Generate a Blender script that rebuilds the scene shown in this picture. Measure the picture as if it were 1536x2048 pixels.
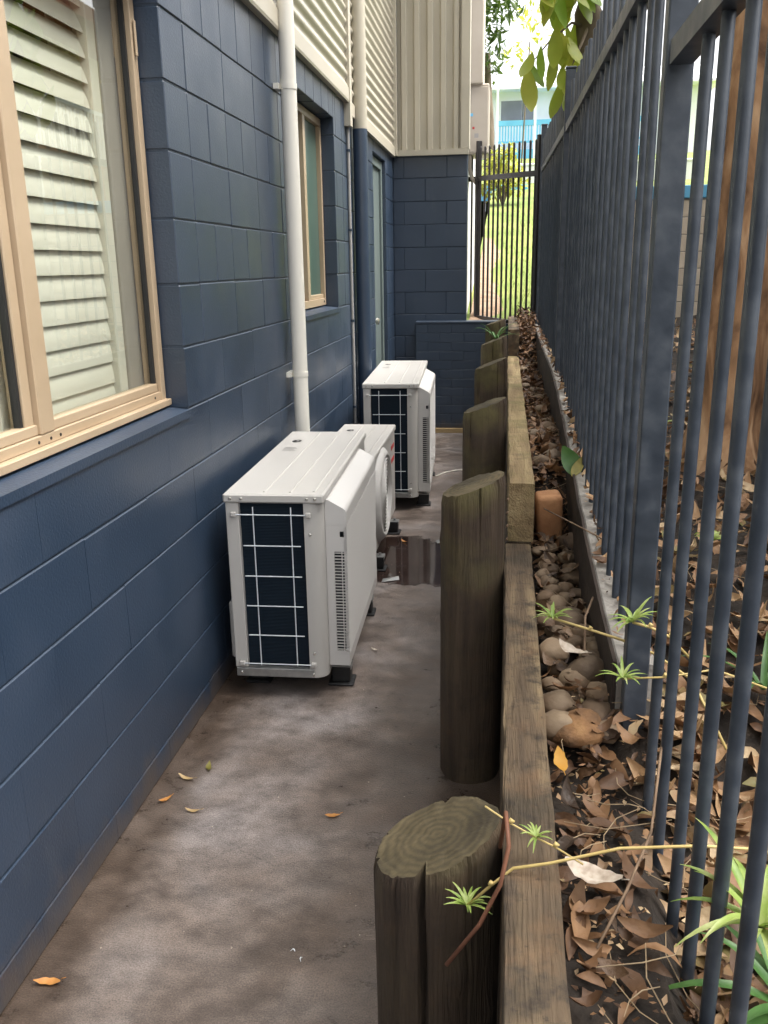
import bpy, math, random
from mathutils import Vector, Matrix, noise
R = math.radians
random.seed(7)
scene = bpy.context.scene
for o in list(bpy.data.objects): bpy.data.objects.remove(o)
COL = scene.collection

# ------------------------------------------------------------------ camera
def set_camera():
    yaw, pitch, roll = R(7.9875), R(15.877), R(-.9186)
    fwd = Vector((-math.sin(yaw)*math.cos(pitch), math.cos(yaw)*math.cos(pitch), -math.sin(pitch)))
    right = Vector((math.cos(yaw), math.sin(yaw), 0)); up = right.cross(fwd)
    r2 = right*math.cos(roll)+up*math.sin(roll); u2 = up*math.cos(roll)-right*math.sin(roll)
    m = Matrix((( r2.x, u2.x, -fwd.x, 1.065), (r2.y, u2.y, -fwd.y, 0), (r2.z, u2.z, -fwd.z, 1.575), (0, 0, 0, 1)))
    cd = bpy.data.cameras.new('camera'); cam = bpy.data.objects.new('camera', cd); COL.objects.link(cam)
    cam.matrix_world = m; cd.sensor_fit = 'HORIZONTAL'; cd.sensor_width = 36; cd.lens = 36*1735.6/1536
    cd.clip_start = .02; cd.clip_end = 2000; scene.camera = cam
set_camera()
SUN_EL, SUN_AZ = 60, 84          # azimuth measured from +Y towards +X
def set_light():
    w = bpy.data.worlds.new('World'); scene.world = w; w.use_nodes = True
    nt = w.node_tree; nt.nodes.clear()
    sky = nt.nodes.new('ShaderNodeTexSky'); sky.sky_type = 'NISHITA'; sky.sun_disc = False
    sky.sun_elevation = R(SUN_EL); sky.sun_rotation = R(SUN_AZ); sky.air_density = 1.0; sky.dust_density = 6; sky.ozone_density = 1
    hs = nt.nodes.new('ShaderNodeHueSaturation'); hs.inputs['Saturation'].default_value = .15; hs.inputs['Value'].default_value = 1.0
    bg = nt.nodes.new('ShaderNodeBackground'); bg.inputs[1].default_value = .15
    out = nt.nodes.new('ShaderNodeOutputWorld')
    nt.links.new(sky.outputs[0], hs.inputs['Color']); nt.links.new(hs.outputs[0], bg.inputs[0]); nt.links.new(bg.outputs[0], out.inputs[0])
    l = bpy.data.lights.new('sun', 'SUN'); l.energy = 1.2; l.angle = R(30); l.color = (1, .95, .87)
    s = bpy.data.objects.new('sun', l); COL.objects.link(s)
    d = Vector((math.sin(R(SUN_AZ))*math.cos(R(SUN_EL)), math.cos(R(SUN_AZ))*math.cos(R(SUN_EL)), math.sin(R(SUN_EL))))
    s.rotation_euler = d.to_track_quat('Z', 'Y').to_euler(); s.location = d*30
    vs = scene.view_settings; vs.view_transform = 'Standard'; vs.look = 'None'; vs.gamma = 1; vs.use_curve_mapping = False; vs.exposure = 1.9
set_light()

# ------------------------------------------------------------------ materials
MATS = {}
def mat(name, cols, scale=6, rough=.6, bump=0, bscale=60, stretch=(1, 1, 1), spec=.5, metal=0, detail=5, rvar=0, attr=None, translucent=0, rand=0, dist=0):
    m = bpy.data.materials.new(name); m.use_nodes = True; nt = m.node_tree; N = nt.nodes; L = nt.links
    b = N['Principled BSDF']; b.inputs['Roughness'].default_value = rough; b.inputs['Metallic'].default_value = metal
    b.inputs['Specular IOR Level'].default_value = spec
    tc = N.new('ShaderNodeTexCoord'); oi = N.new('ShaderNodeObjectInfo')
    mul = N.new('ShaderNodeVectorMath'); mul.operation = 'SCALE'; mul.inputs[0].default_value = (37, 53, 29); L.new(oi.outputs['Random'], mul.inputs['Scale'])
    add = N.new('ShaderNodeVectorMath'); L.new(tc.outputs['Object'], add.inputs[0]); L.new(mul.outputs[0], add.inputs[1])
    mp = N.new('ShaderNodeMapping'); mp.inputs['Scale'].default_value = stretch; L.new(add.outputs[0], mp.inputs[0])
    no = N.new('ShaderNodeTexNoise'); no.inputs['Scale'].default_value = scale; no.inputs['Detail'].default_value = detail; no.inputs['Distortion'].default_value = dist
    L.new(mp.outputs[0], no.inputs['Vector'])
    cr = N.new('ShaderNodeValToRGB'); e = cr.color_ramp.elements
    n = len(cols)
    while len(e) < n: e.new(.5)
    for i, c in enumerate(cols):
        e[i].position = .3+.4*i/max(1, n-1) if not attr else i/max(1, n-1); e[i].color = (*c, 1)
    fac = no.outputs['Fac']
    if attr:
        if attr == 'random': fac = oi.outputs['Random']
        else:
            a = N.new('ShaderNodeAttribute'); a.attribute_name = attr; fac = a.outputs['Fac']
        mx = N.new('ShaderNodeMath'); mx.operation = 'MULTIPLY_ADD'; mx.inputs[1].default_value = .25; L.new(no.outputs['Fac'], mx.inputs[0])
        sb = N.new('ShaderNodeMath'); sb.operation = 'SUBTRACT'; sb.inputs[1].default_value = .125; L.new(fac, sb.inputs[0]); L.new(sb.outputs[0], mx.inputs[2]); fac = mx.outputs[0]
    L.new(fac, cr.inputs[0]); col = cr.outputs[0]
    if rand:
        hs = N.new('ShaderNodeHueSaturation'); mr = N.new('ShaderNodeMapRange'); mr.inputs['To Min'].default_value = 1-rand; mr.inputs['To Max'].default_value = 1+rand
        L.new(oi.outputs['Random'], mr.inputs[0]); L.new(mr.outputs[0], hs.inputs['Value']); L.new(col, hs.inputs['Color']); col = hs.outputs[0]
    L.new(col, b.inputs['Base Color'])
    if rvar:
        mr = N.new('ShaderNodeMapRange'); mr.inputs['From Min'].default_value = .3; mr.inputs['From Max'].default_value = .7; mr.inputs['To Min'].default_value = rough-rvar; mr.inputs['To Max'].default_value = rough+rvar
        L.new(no.outputs['Fac'], mr.inputs[0]); L.new(mr.outputs[0], b.inputs['Roughness'])
    if bump:
        bn = N.new('ShaderNodeTexNoise'); bn.inputs['Scale'].default_value = bscale; bn.inputs['Detail'].default_value = 4; L.new(mp.outputs[0], bn.inputs['Vector'])
        bp = N.new('ShaderNodeBump'); bp.inputs['Strength'].default_value = bump; bp.inputs['Distance'].default_value = .01; L.new(bn.outputs['Fac'], bp.inputs['Height']); L.new(bp.outputs[0], b.inputs['Normal'])
    if translucent:
        t = N.new('ShaderNodeBsdfTranslucent'); L.new(col, t.inputs[0]); ms = N.new('ShaderNodeMixShader'); ms.inputs[0].default_value = translucent
        L.new(b.outputs[0], ms.inputs[1]); L.new(t.outputs[0], ms.inputs[2]); L.new(ms.outputs[0], N['Material Output'].inputs[0])
    m['n'] = name; MATS[name] = m
    return m

def nodes(m): return m.node_tree.nodes, m.node_tree.links, m.node_tree.nodes['Principled BSDF']
def paint_mat():
    m = mat('navy_paint', [(.018, .034, .062), (.022, .040, .071), (.029, .047, .080)], 3, .40, 0, 70, spec=.85, rvar=.09)
    N, L, b = nodes(m); base = b.inputs['Base Color'].links[0].from_socket; ge = N.new('ShaderNodeNewGeometry')
    # pores and roller texture of painted block
    n1 = N.new('ShaderNodeTexNoise'); n1.inputs['Scale'].default_value = 130; n1.inputs['Detail'].default_value = 3; L.new(ge.outputs['Position'], n1.inputs[0])
    vo = N.new('ShaderNodeTexVoronoi'); vo.inputs['Scale'].default_value = 55; L.new(ge.outputs['Position'], vo.inputs[0])
    pr = N.new('ShaderNodeMapRange'); pr.inputs['From Min'].default_value = .05; pr.inputs['From Max'].default_value = .16; L.new(vo.outputs['Distance'], pr.inputs[0])
    ad = N.new('ShaderNodeMath'); ad.operation = 'MULTIPLY_ADD'; ad.inputs[1].default_value = .5; L.new(pr.outputs[0], ad.inputs[0]); L.new(n1.outputs[0], ad.inputs[2])
    bp = N.new('ShaderNodeBump'); bp.inputs['Strength'].default_value = .30; bp.inputs['Distance'].default_value = .004; L.new(ad.outputs[0], bp.inputs['Height']); L.new(bp.outputs[0], b.inputs['Normal'])
    # dust scuffs and rain splash along the foot
    sc = N.new('ShaderNodeTexNoise'); sc.inputs['Scale'].default_value = 7; sc.inputs['Detail'].default_value = 9; sc.inputs['Roughness'].default_value = .72
    mp = N.new('ShaderNodeMapping'); mp.inputs['Scale'].default_value = (1, 1, .35); L.new(ge.outputs['Position'], mp.inputs[0]); L.new(mp.outputs[0], sc.inputs[0])
    sr = N.new('ShaderNodeMapRange'); sr.inputs['From Min'].default_value = .58; sr.inputs['From Max'].default_value = .78; sr.inputs['To Max'].default_value = .22; L.new(sc.outputs[0], sr.inputs[0])
    sz = N.new('ShaderNodeSeparateXYZ'); L.new(ge.outputs['Position'], sz.inputs[0])
    zz = N.new('ShaderNodeMath'); zz.operation = 'MULTIPLY_ADD'; zz.inputs[1].default_value = -.35; L.new(sc.outputs[0], zz.inputs[0]); L.new(sz.outputs[2], zz.inputs[2])
    zr = N.new('ShaderNodeMapRange'); zr.inputs['From Min'].default_value = -.17; zr.inputs['From Max'].default_value = -.06; zr.inputs['To Min'].default_value = .7; zr.inputs['To Max'].default_value = 0; L.new(zz.outputs[0], zr.inputs[0])
    m1 = N.new('ShaderNodeMix'); m1.data_type = 'RGBA'; L.new(sr.outputs[0], m1.inputs[0]); L.new(base, m1.inputs[6]); m1.inputs[7].default_value = (.13, .14, .15, 1)
    m2 = N.new('ShaderNodeMix'); m2.data_type = 'RGBA'; L.new(zr.outputs[0], m2.inputs[0]); L.new(m1.outputs[2], m2.inputs[6]); m2.inputs[7].default_value = (.10, .075, .055, 1)
    L.new(m2.outputs[2], b.inputs['Base Color'])
paint_mat()
mat('mortar_navy', [(.030, .046, .072), (.040, .058, .085)], 8, .5, .3, 120)
mat('cream_metal', [(.41, .375, .30), (.47, .43, .345)], 2, .45, rvar=.08)
mat('cream_pipe', [(.74, .71, .63), (.80, .77, .69)], 1.5, .35, stretch=(1, 1, .2))
mat('frame_tan', [(.40, .30, .195), (.47, .36, .245)], 3, .38)
mat('seal_black', [(.01, .01, .01), (.02, .02, .02)], 5, .6)
mat('shutter', [(.72, .69, .57), (.78, .75, .64)], 2, .5)
mat('curtain', [(.55, .52, .44), (.66, .63, .54)], 3, .8, stretch=(1, 6, .3))
mat('room', [(.10, .09, .075), (.13, .12, .10)], 2, .9)
mat('frosted', [(.055, .10, .085), (.09, .145, .12)], 1.5, .3, stretch=(1, 1, .5))
mat('door_paint', [(.10, .13, .13), (.15, .18, .17)], 2, .5, stretch=(1, 1, .4))
mat('knob', [(.6, .58, .52), (.7, .68, .62)], 5, .25, metal=.8)
mat('ac_white', [(.47, .45, .42), (.51, .49, .46)], 1.2, .35, bump=.04, bscale=200)
mat('ac_plastic', [(.55, .53, .505), (.59, .57, .545)], 1.2, .42, bump=.05, bscale=250)
mat('ac_dark', [(.006, .008, .012), (.012, .014, .02)], 5, .6)
mat('galv', [(.28, .29, .29), (.42, .42, .41)], 30, .35, metal=.7)
mat('wire', [(.62, .66, .70), (.7, .73, .76)], 3, .35)
mat('rubber', [(.008, .008, .009), (.02, .02, .02)], 20, .55, .3, 80)
mat('red_print', [(.45, .03, .03), (.55, .05, .05)], 3, .5)
mat('grey_print', [(.30, .29, .28), (.36, .35, .33)], 3, .5)
mat('black_print', [(.01, .01, .01), (.02, .02, .02)], 3, .4)
mat('fence_paint', [(.030, .039, .053), (.044, .055, .072), (.072, .085, .103)], 22, .40, .03, 160, rvar=.1)
mat('gate_paint', [(.012, .010, .010), (.025, .02, .02)], 14, .5)
mat('strip_concrete', [(.20, .18, .16), (.34, .32, .29)], 12, .85, .5, 60)
mat('stone', [(.075, .048, .028), (.13, .083, .048), (.17, .12, .075), (.24, .175, .11)], 7, .75, .5, 30, rand=.35)
mat('terracotta', [(.33, .15, .065), (.42, .22, .10)], 9, .8, .4, 50)
mat('rust_stone', [(.09, .05, .025), (.20, .10, .04), (.30, .17, .07)], 14, .85, .9, 40)
mat('soil', [(.010, .007, .005), (.022, .015, .010), (.04, .027, .018)], 20, .95, .9, 40)
LC = [(.055, .028, .014), (.12, .06, .028), (.21, .11, .05), (.31, .18, .09), (.40, .25, .13), (.46, .34, .20), (.27, .135, .07), (.17, .15, .05)]
mat('litter_leaf', LC, 40, .62, .2, 90, attr='tint', translucent=.12)
mat('dead_leaf', LC, 40, .55, .3, 90, attr='random', translucent=.12)
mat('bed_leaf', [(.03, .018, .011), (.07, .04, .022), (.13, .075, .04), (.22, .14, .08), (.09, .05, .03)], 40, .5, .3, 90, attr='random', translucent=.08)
mat('orange_leaf', [(.42, .17, .04), (.52, .25, .07)], 60, .6, translucent=.15)
mat('olive_leaf', [(.14, .13, .02), (.24, .20, .05)], 60, .6, translucent=.15)
mat('tan_leaf', [(.40, .27, .12), (.48, .34, .17)], 60, .6, translucent=.15)
mat('white_leaf', [(.26, .20, .15), (.42, .35, .28), (.52, .46, .39)], 60, .7)
mat('yellow_leaf', [(.55, .26, .03), (.62, .33, .05)], 30, .6, translucent=.15)
mat('twig', [(.10, .06, .035), (.24, .16, .10)], 30, .8, stretch=(1, 1, 1))
mat('straw', [(.20, .14, .08), (.34, .25, .15)], 30, .7)
mat('runner', [(.50, .36, .12), (.58, .45, .18)], 20, .5)
mat('vine', [(.16, .065, .035), (.24, .10, .055)], 20, .6)
mat('blade_green', [(.16, .28, .05), (.30, .40, .09), (.50, .54, .24)], 25, .45, translucent=.3)
mat('blade_dark', [(.05, .13, .03), (.09, .19, .05)], 25, .4, translucent=.25)
mat('tree_leaf', [(.10, .20, .015), (.20, .34, .03), (.34, .45, .05), (.46, .46, .07)], 25, .45, attr='tint', translucent=.6)
mat('crown_leaf', [(.03, .06, .012), (.06, .11, .02), (.11, .16, .03)], 25, .5, attr='tint', translucent=.35)
mat('bush_leaf', [(.30, .35, .04), (.46, .46, .07), (.56, .52, .10)], 25, .5, attr='tint', translucent=.5)
mat('bark_tan', [(.10, .05, .025), (.36, .20, .10), (.58, .38, .22)], 13, .85, 1, 30, stretch=(1, 1, .3), dist=1.2)
mat('bark_red', [(.07, .03, .02), (.14, .06, .038), (.20, .10, .065)], 8, .85, .9, 22, stretch=(1, 1, .5))
mat('shade_brown', [(.018, .012, .009), (.045, .03, .022)], 12, .85, .4, 40, stretch=(1, .3, 1))  # shade on the edging's left face, put into a dark colour
mat('bark_grey', [(.10, .075, .05), (.18, .14, .10)], 8, .85, .6, 25, stretch=(1, 1, .4))
mat('lawn', [(.12, .17, .03), (.18, .23, .045), (.26, .28, .075)], 1.1, .9, .6, 25)
mat('grass_blade', [(.12, .17, .03), (.18, .23, .05), (.26, .28, .075)], 6, .6, attr='tint', translucent=.4)
mat('dirt', [(.22, .14, .085), (.30, .20, .13), (.36, .26, .18)], 9, .95, .7, 30)
mat('pale_paint', [(.60, .58, .62), (.68, .66, .68)], 1.5, .7, .15, 60)
mat('box_beige', [(.40, .35, .285), (.47, .42, .35)], 4, .5)
mat('house_white', [(.74, .76, .80), (.80, .81, .84)], 1, .6)
mat('house_blue', [(.12, .42, .68), (.16, .50, .76)], 2, .5)
mat('house_window', [(.15, .16, .19), (.22, .23, .26)], 1, .2)
mat('house_beige', [(.50, .40, .26), (.56, .46, .31)], 1, .7)
mat('block_cream', [(.55, .45, .34), (.68, .58, .46)], 5, .85, .3, 40, rand=.08)
mat('roof_red', [(.25, .07, .03), (.33, .11, .05)], 3, .7)
mat('brick_orange', [(.38, .18, .08), (.46, .24, .12)], 5, .8)
mat('timber_raw', [(.34, .23, .11), (.46, .33, .17)], 8, .8, .3, 40, stretch=(.3, 3, 3))

def coil_mat():
    m = mat('coil', [(.004, .010, .018), (.006, .014, .024)], 3, .5, spec=.15)
    N, L, b = nodes(m)
    tc = N.new('ShaderNodeTexCoord'); wv = N.new('ShaderNodeTexWave'); wv.bands_direction = 'Z'; wv.inputs['Scale'].default_value = 55
    L.new(tc.outputs['Object'], wv.inputs[0]); bp = N.new('ShaderNodeBump'); bp.inputs['Strength'].default_value = .35; bp.inputs['Distance'].default_value = .004
    L.new(wv.outputs['Fac'], bp.inputs['Height']); L.new(bp.outputs[0], b.inputs['Normal'])
coil_mat()

def glass_mat():
    m = bpy.data.materials.new('window_glass'); m.use_nodes = True; nt = m.node_tree; N = nt.nodes; L = nt.links
    N.remove(N['Principled BSDF'])
    t = N.new('ShaderNodeBsdfTransparent'); t.inputs[0].default_value = (.90, .93, .91, 1)
    g = N.new('ShaderNodeBsdfGlossy'); g.inputs['Roughness'].default_value = 0
    # thin pane: Schlick reflectance of both faces, the same from either side
    ge = N.new('ShaderNodeNewGeometry'); dt = N.new('ShaderNodeVectorMath'); dt.operation = 'DOT_PRODUCT'; L.new(ge.outputs['Normal'], dt.inputs[0]); L.new(ge.outputs['Incoming'], dt.inputs[1])
    ab = N.new('ShaderNodeMath'); ab.operation = 'ABSOLUTE'; L.new(dt.outputs['Value'], ab.inputs[0])
    om = N.new('ShaderNodeMath'); om.operation = 'SUBTRACT'; om.inputs[0].default_value = 1; L.new(ab.outputs[0], om.inputs[1])
    pw = N.new('ShaderNodeMath'); pw.operation = 'POWER'; pw.inputs[1].default_value = 4.5; L.new(om.outputs[0], pw.inputs[0])
    lw = N.new('ShaderNodeMath'); lw.operation = 'MULTIPLY_ADD'; lw.inputs[1].default_value = .95; lw.inputs[2].default_value = .05; L.new(pw.outputs[0], lw.inputs[0])
    dbl = N.new('ShaderNodeMath'); dbl.operation = 'MULTIPLY'; dbl.inputs[1].default_value = 1.9; dbl.use_clamp = True
    mx = N.new('ShaderNodeMixShader'); L.new(lw.outputs[0], dbl.inputs[0]); L.new(dbl.outputs[0], mx.inputs[0]); L.new(t.outputs[0], mx.inputs[1]); L.new(g.outputs[0], mx.inputs[2])
    L.new(mx.outputs[0], N['Material Output'].inputs[0]); MATS['window_glass'] = m
glass_mat()

def concrete_mat():
    m = mat('concrete', [(.098, .074, .060), (.150, .118, .099), (.190, .160, .144), (.245, .215, .202)], 2.8, .5, 0, detail=14, dist=.4)
    N, L, b = nodes(m)
    tc = N.new('ShaderNodeTexCoord'); base = b.inputs['Base Color'].links[0].from_socket
    mp = N.new('ShaderNodeMapping'); mp.inputs['Scale'].default_value = (1, 1.3, 1); L.new(tc.outputs['Object'], mp.inputs[0])
    n2 = N.new('ShaderNodeTexNoise'); n2.inputs['Scale'].default_value = 9; n2.inputs['Detail'].default_value = 12; n2.inputs['Roughness'].default_value = .68; L.new(mp.outputs[0], n2.inputs[0])
    r2 = N.new('ShaderNodeMapRange'); r2.inputs['From Min'].default_value = .3; r2.inputs['From Max'].default_value = .7; r2.inputs['To Min'].default_value = .52; r2.inputs['To Max'].default_value = 1.36; L.new(n2.outputs[0], r2.inputs[0])
    m0 = N.new('ShaderNodeMix'); m0.data_type = 'RGBA'; m0.blend_type = 'MULTIPLY'; m0.inputs[0].default_value = 1; L.new(base, m0.inputs[6]); L.new(r2.outputs[0], m0.inputs[7])
    # grit: dark pits and pale specks
    gn = N.new('ShaderNodeTexNoise'); gn.inputs['Scale'].default_value = 260; gn.inputs['Detail'].default_value = 3; L.new(tc.outputs['Object'], gn.inputs[0])
    gr = N.new('ShaderNodeMapRange'); gr.inputs['From Min'].default_value = .32; gr.inputs['From Max'].default_value = .68; gr.inputs['To Min'].default_value = .62; gr.inputs['To Max'].default_value = 1.34; L.new(gn.outputs[0], gr.inputs[0])
    m1 = N.new('ShaderNodeMix'); m1.data_type = 'RGBA'; m1.blend_type = 'MULTIPLY'; m1.inputs[0].default_value = 1; L.new(m0.outputs[2], m1.inputs[6]); L.new(gr.outputs[0], m1.inputs[7])
    # hairline cracks and drag marks
    wn = N.new('ShaderNodeTexNoise'); wn.inputs['Scale'].default_value = 2.5; wn.inputs['Detail'].default_value = 6; L.new(tc.outputs['Object'], wn.inputs[0])
    wm = N.new('ShaderNodeMix'); wm.data_type = 'RGBA'; wm.inputs[0].default_value = .32; L.new(tc.outputs['Object'], wm.inputs[6]); L.new(wn.outputs['Color'], wm.inputs[7])
    vo = N.new('ShaderNodeTexVoronoi'); vo.feature = 'DISTANCE_TO_EDGE'; vo.inputs['Scale'].default_value = 1.2; L.new(wm.outputs[2], vo.inputs[0])
    cr = N.new('ShaderNodeMapRange'); cr.inputs['From Min'].default_value = .0; cr.inputs['From Max'].default_value = .004; cr.inputs['To Min'].default_value = .80; cr.inputs['To Max'].default_value = 1; L.new(vo.outputs['Distance'], cr.inputs[0])
    mm = N.new('ShaderNodeMix'); mm.data_type = 'RGBA'; mm.blend_type = 'MULTIPLY'; mm.inputs[0].default_value = 1; L.new(m1.outputs[2], mm.inputs[6]); L.new(cr.outputs[0], mm.inputs[7])
    # noisy ellipses: standing water by the middle unit, darker strips along posts and wall
    def noisy_ellipse(cx, cy, rx, ry, soft, nz=.5):
        s = N.new('ShaderNodeMapping'); s.inputs['Location'].default_value = (-cx/rx, -cy/ry, 0); s.inputs['Scale'].default_value = (1/rx, 1/ry, 0)
        L.new(tc.outputs['Object'], s.inputs[0])
        ln = N.new('ShaderNodeVectorMath'); ln.operation = 'LENGTH'; L.new(s.outputs[0], ln.inputs[0])
        q = N.new('ShaderNodeTexNoise'); q.inputs['Scale'].default_value = 5; q.inputs['Detail'].default_value = 5; L.new(tc.outputs['Object'], q.inputs[0])
        a = N.new('ShaderNodeMath'); a.operation = 'MULTIPLY_ADD'; a.inputs[1].default_value = nz*2; L.new(q.outputs[0], a.inputs[0]); L.new(ln.outputs['Value'], a.inputs[2])
        r = N.new('ShaderNodeMapRange'); r.interpolation_type = 'SMOOTHSTEP'; r.inputs['From Min'].default_value = 1+nz-soft; r.inputs['From Max'].default_value = 1+nz+soft; r.inputs['To Min'].default_value = 1; r.inputs['To Max'].default_value = 0
        L.new(a.outputs[0], r.inputs[0]); return r.outputs[0]
    wet = noisy_ellipse(.62, 4.52, .46, .42, .07)
    d1 = noisy_ellipse(.98, 1.7, .42, 1.9, .5, .7); d2 = noisy_ellipse(.02, 2.0, .11, 4, .5, .6)
    mx = N.new('ShaderNodeMath'); mx.operation = 'MAXIMUM'; L.new(d1, mx.inputs[0]); L.new(d2, mx.inputs[1])
    c1 = N.new('ShaderNodeMix'); c1.data_type = 'RGBA'; c1.blend_type = 'MULTIPLY'; k = N.new('ShaderNodeMath'); k.operation = 'MULTIPLY'; k.inputs[1].default_value = .9; L.new(mx.outputs[0], k.inputs[0])
    L.new(k.outputs[0], c1.inputs[0]); L.new(mm.outputs[2], c1.inputs[6]); c1.inputs[7].default_value = (.48, .42, .36, 1)
    c2 = N.new('ShaderNodeMix'); c2.data_type = 'RGBA'; c2.blend_type = 'MULTIPLY'; L.new(wet, c2.inputs[0]); L.new(c1.outputs[2], c2.inputs[6]); c2.inputs[7].default_value = (.20, .15, .14, 1)
    L.new(c2.outputs[2], b.inputs['Base Color'])
    rr = N.new('ShaderNodeMapRange'); rr.inputs['From Min'].default_value = .3; rr.inputs['From Max'].default_value = .7; rr.inputs['To Min'].default_value = .30; rr.inputs['To Max'].default_value = .66; L.new(n2.outputs[0], rr.inputs[0])
    dr = N.new('ShaderNodeMath'); dr.operation = 'MULTIPLY_ADD'; dr.inputs[1].default_value = -.12; L.new(mx.outputs[0], dr.inputs[0]); L.new(rr.outputs[0], dr.inputs[2])
    rx = N.new('ShaderNodeMix'); L.new(wet, rx.inputs[0]); L.new(dr.outputs[0], rx.inputs[2]); rx.inputs[3].default_value = .07; L.new(rx.outputs[0], b.inputs['Roughness'])
    n3 = N.new('ShaderNodeTexNoise'); n3.inputs['Scale'].default_value = 150; n3.inputs['Detail'].default_value = 6; L.new(mp.outputs[0], n3.inputs[0])
    st = N.new('ShaderNodeMath'); st.operation = 'SUBTRACT'; st.inputs[0].default_value = 1; L.new(wet, st.inputs[1])
    sm = N.new('ShaderNodeMath'); sm.operation = 'MULTIPLY'; sm.inputs[1].default_value = .35; L.new(st.outputs[0], sm.inputs[0])
    bp = N.new('ShaderNodeBump'); bp.inputs['Distance'].default_value = .006; L.new(sm.outputs[0], bp.inputs['Strength']); L.new(n3.outputs[0], bp.inputs['Height']); L.new(bp.outputs[0], b.inputs['Normal'])
concrete_mat()

def wood_mat(name, cols, axis, moss=0):
    st = [26, 26, 26]; st[axis] = 1.6
    m = mat(name, cols, 1, .8, .7, 7, stretch=tuple(st), detail=9, dist=.3, rand=.15)
    N, L, b = nodes(m); base = b.inputs['Base Color'].links[0].from_socket
    tc = N.new('ShaderNodeTexCoord'); n2 = N.new('ShaderNodeTexNoise'); n2.inputs['Scale'].default_value = 5; n2.inputs['Detail'].default_value = 7; L.new(tc.outputs['Object'], n2.inputs[0])
    r = N.new('ShaderNodeMapRange'); r.inputs['From Min'].default_value = .46; r.inputs['From Max'].default_value = .64; L.new(n2.outputs[0], r.inputs[0])
    mx = N.new('ShaderNodeMix'); mx.data_type = 'RGBA'; L.new(base, mx.inputs[6]); mx.inputs[7].default_value = {1: (.17, .14, .05, 1), 2: (.040, .030, .018, 1), 3: (.12, .10, .04, 1)}[moss]
    k = N.new('ShaderNodeMath'); k.operation = 'MULTIPLY'; k.inputs[1].default_value = .8; L.new(r.outputs[0], k.inputs[0])
    if moss == 3:
        sp_ = N.new('ShaderNodeSeparateXYZ'); L.new(tc.outputs['Object'], sp_.inputs[0]); zr = N.new('ShaderNodeMapRange'); zr.inputs['From Min'].default_value = .45; zr.inputs['From Max'].default_value = .95; zr.inputs['To Min'].default_value = .15; L.new(sp_.outputs[2], zr.inputs[0]); L.new(zr.outputs[0], k.inputs[1])
    L.new(k.outputs[0], mx.inputs[0]); col = mx.outputs[2]
    # rust-brown and black weather blotches, fine pitting
    for sc_, lo, hi, c_, am in ((16, .52, .66, (.022, .016, .012, 1), .75), (7, .55, .70, (.20, .105, .045, 1), .35), (60, .60, .70, (.02, .014, .01, 1), .7)):
        q = N.new('ShaderNodeTexNoise'); q.inputs['Scale'].default_value = sc_; q.inputs['Detail'].default_value = 6; q.inputs['Roughness'].default_value = .65; ad = N.new('ShaderNodeVectorMath'); ad.inputs[1].default_value = (sc_*3.1, 1.7, 5.3); L.new(tc.outputs['Object'], ad.inputs[0]); L.new(ad.outputs[0], q.inputs[0])
        w = N.new('ShaderNodeMapRange'); w.inputs['From Min'].default_value = lo; w.inputs['From Max'].default_value = hi; w.inputs['To Max'].default_value = am if moss == 2 else am*.45; L.new(q.outputs[0], w.inputs[0])
        x_ = N.new('ShaderNodeMix'); x_.data_type = 'RGBA'; L.new(w.outputs[0], x_.inputs[0]); L.new(col, x_.inputs[6]); x_.inputs[7].default_value = c_; col = x_.outputs[2]
    L.new(col, b.inputs['Base Color'])
    return m
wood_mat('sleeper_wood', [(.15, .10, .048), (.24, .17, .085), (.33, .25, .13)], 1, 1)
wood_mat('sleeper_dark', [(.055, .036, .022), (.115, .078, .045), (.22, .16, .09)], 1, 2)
wood_mat('log_wood', [(.036, .023, .015), (.060, .040, .025), (.090, .062, .039)], 2, 3)
def ring_mat():
    m = mat('log_end', [(.040, .030, .014), (.072, .055, .026), (.115, .088, .045)], 9, .85, .4, 40, rand=.12)
    N, L, b = nodes(m); base = b.inputs['Base Color'].links[0].from_socket
    tc = N.new('ShaderNodeTexCoord'); mp = N.new('ShaderNodeMapping'); mp.inputs['Scale'].default_value = (1, 1, 0); L.new(tc.outputs['Object'], mp.inputs[0])
    wv = N.new('ShaderNodeTexWave'); wv.wave_type = 'RINGS'; wv.rings_direction = 'SPHERICAL'; wv.inputs['Scale'].default_value = 22; wv.inputs['Distortion'].default_value = 5; wv.inputs['Detail'].default_value = 3; wv.inputs['Detail Scale'].default_value = 1.5
    L.new(mp.outputs[0], wv.inputs[0])
    r = N.new('ShaderNodeMapRange'); r.inputs['To Min'].default_value = .72; r.inputs['To Max'].default_value = 1.08; L.new(wv.outputs['Fac'], r.inputs[0])
    mx = N.new('ShaderNodeMix'); mx.data_type = 'RGBA'; mx.blend_type = 'MULTIPLY'; mx.inputs[0].default_value = 1; L.new(base, mx.inputs[6]); L.new(r.outputs[0], mx.inputs[7]); L.new(mx.outputs[2], b.inputs['Base Color'])
ring_mat()

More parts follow.
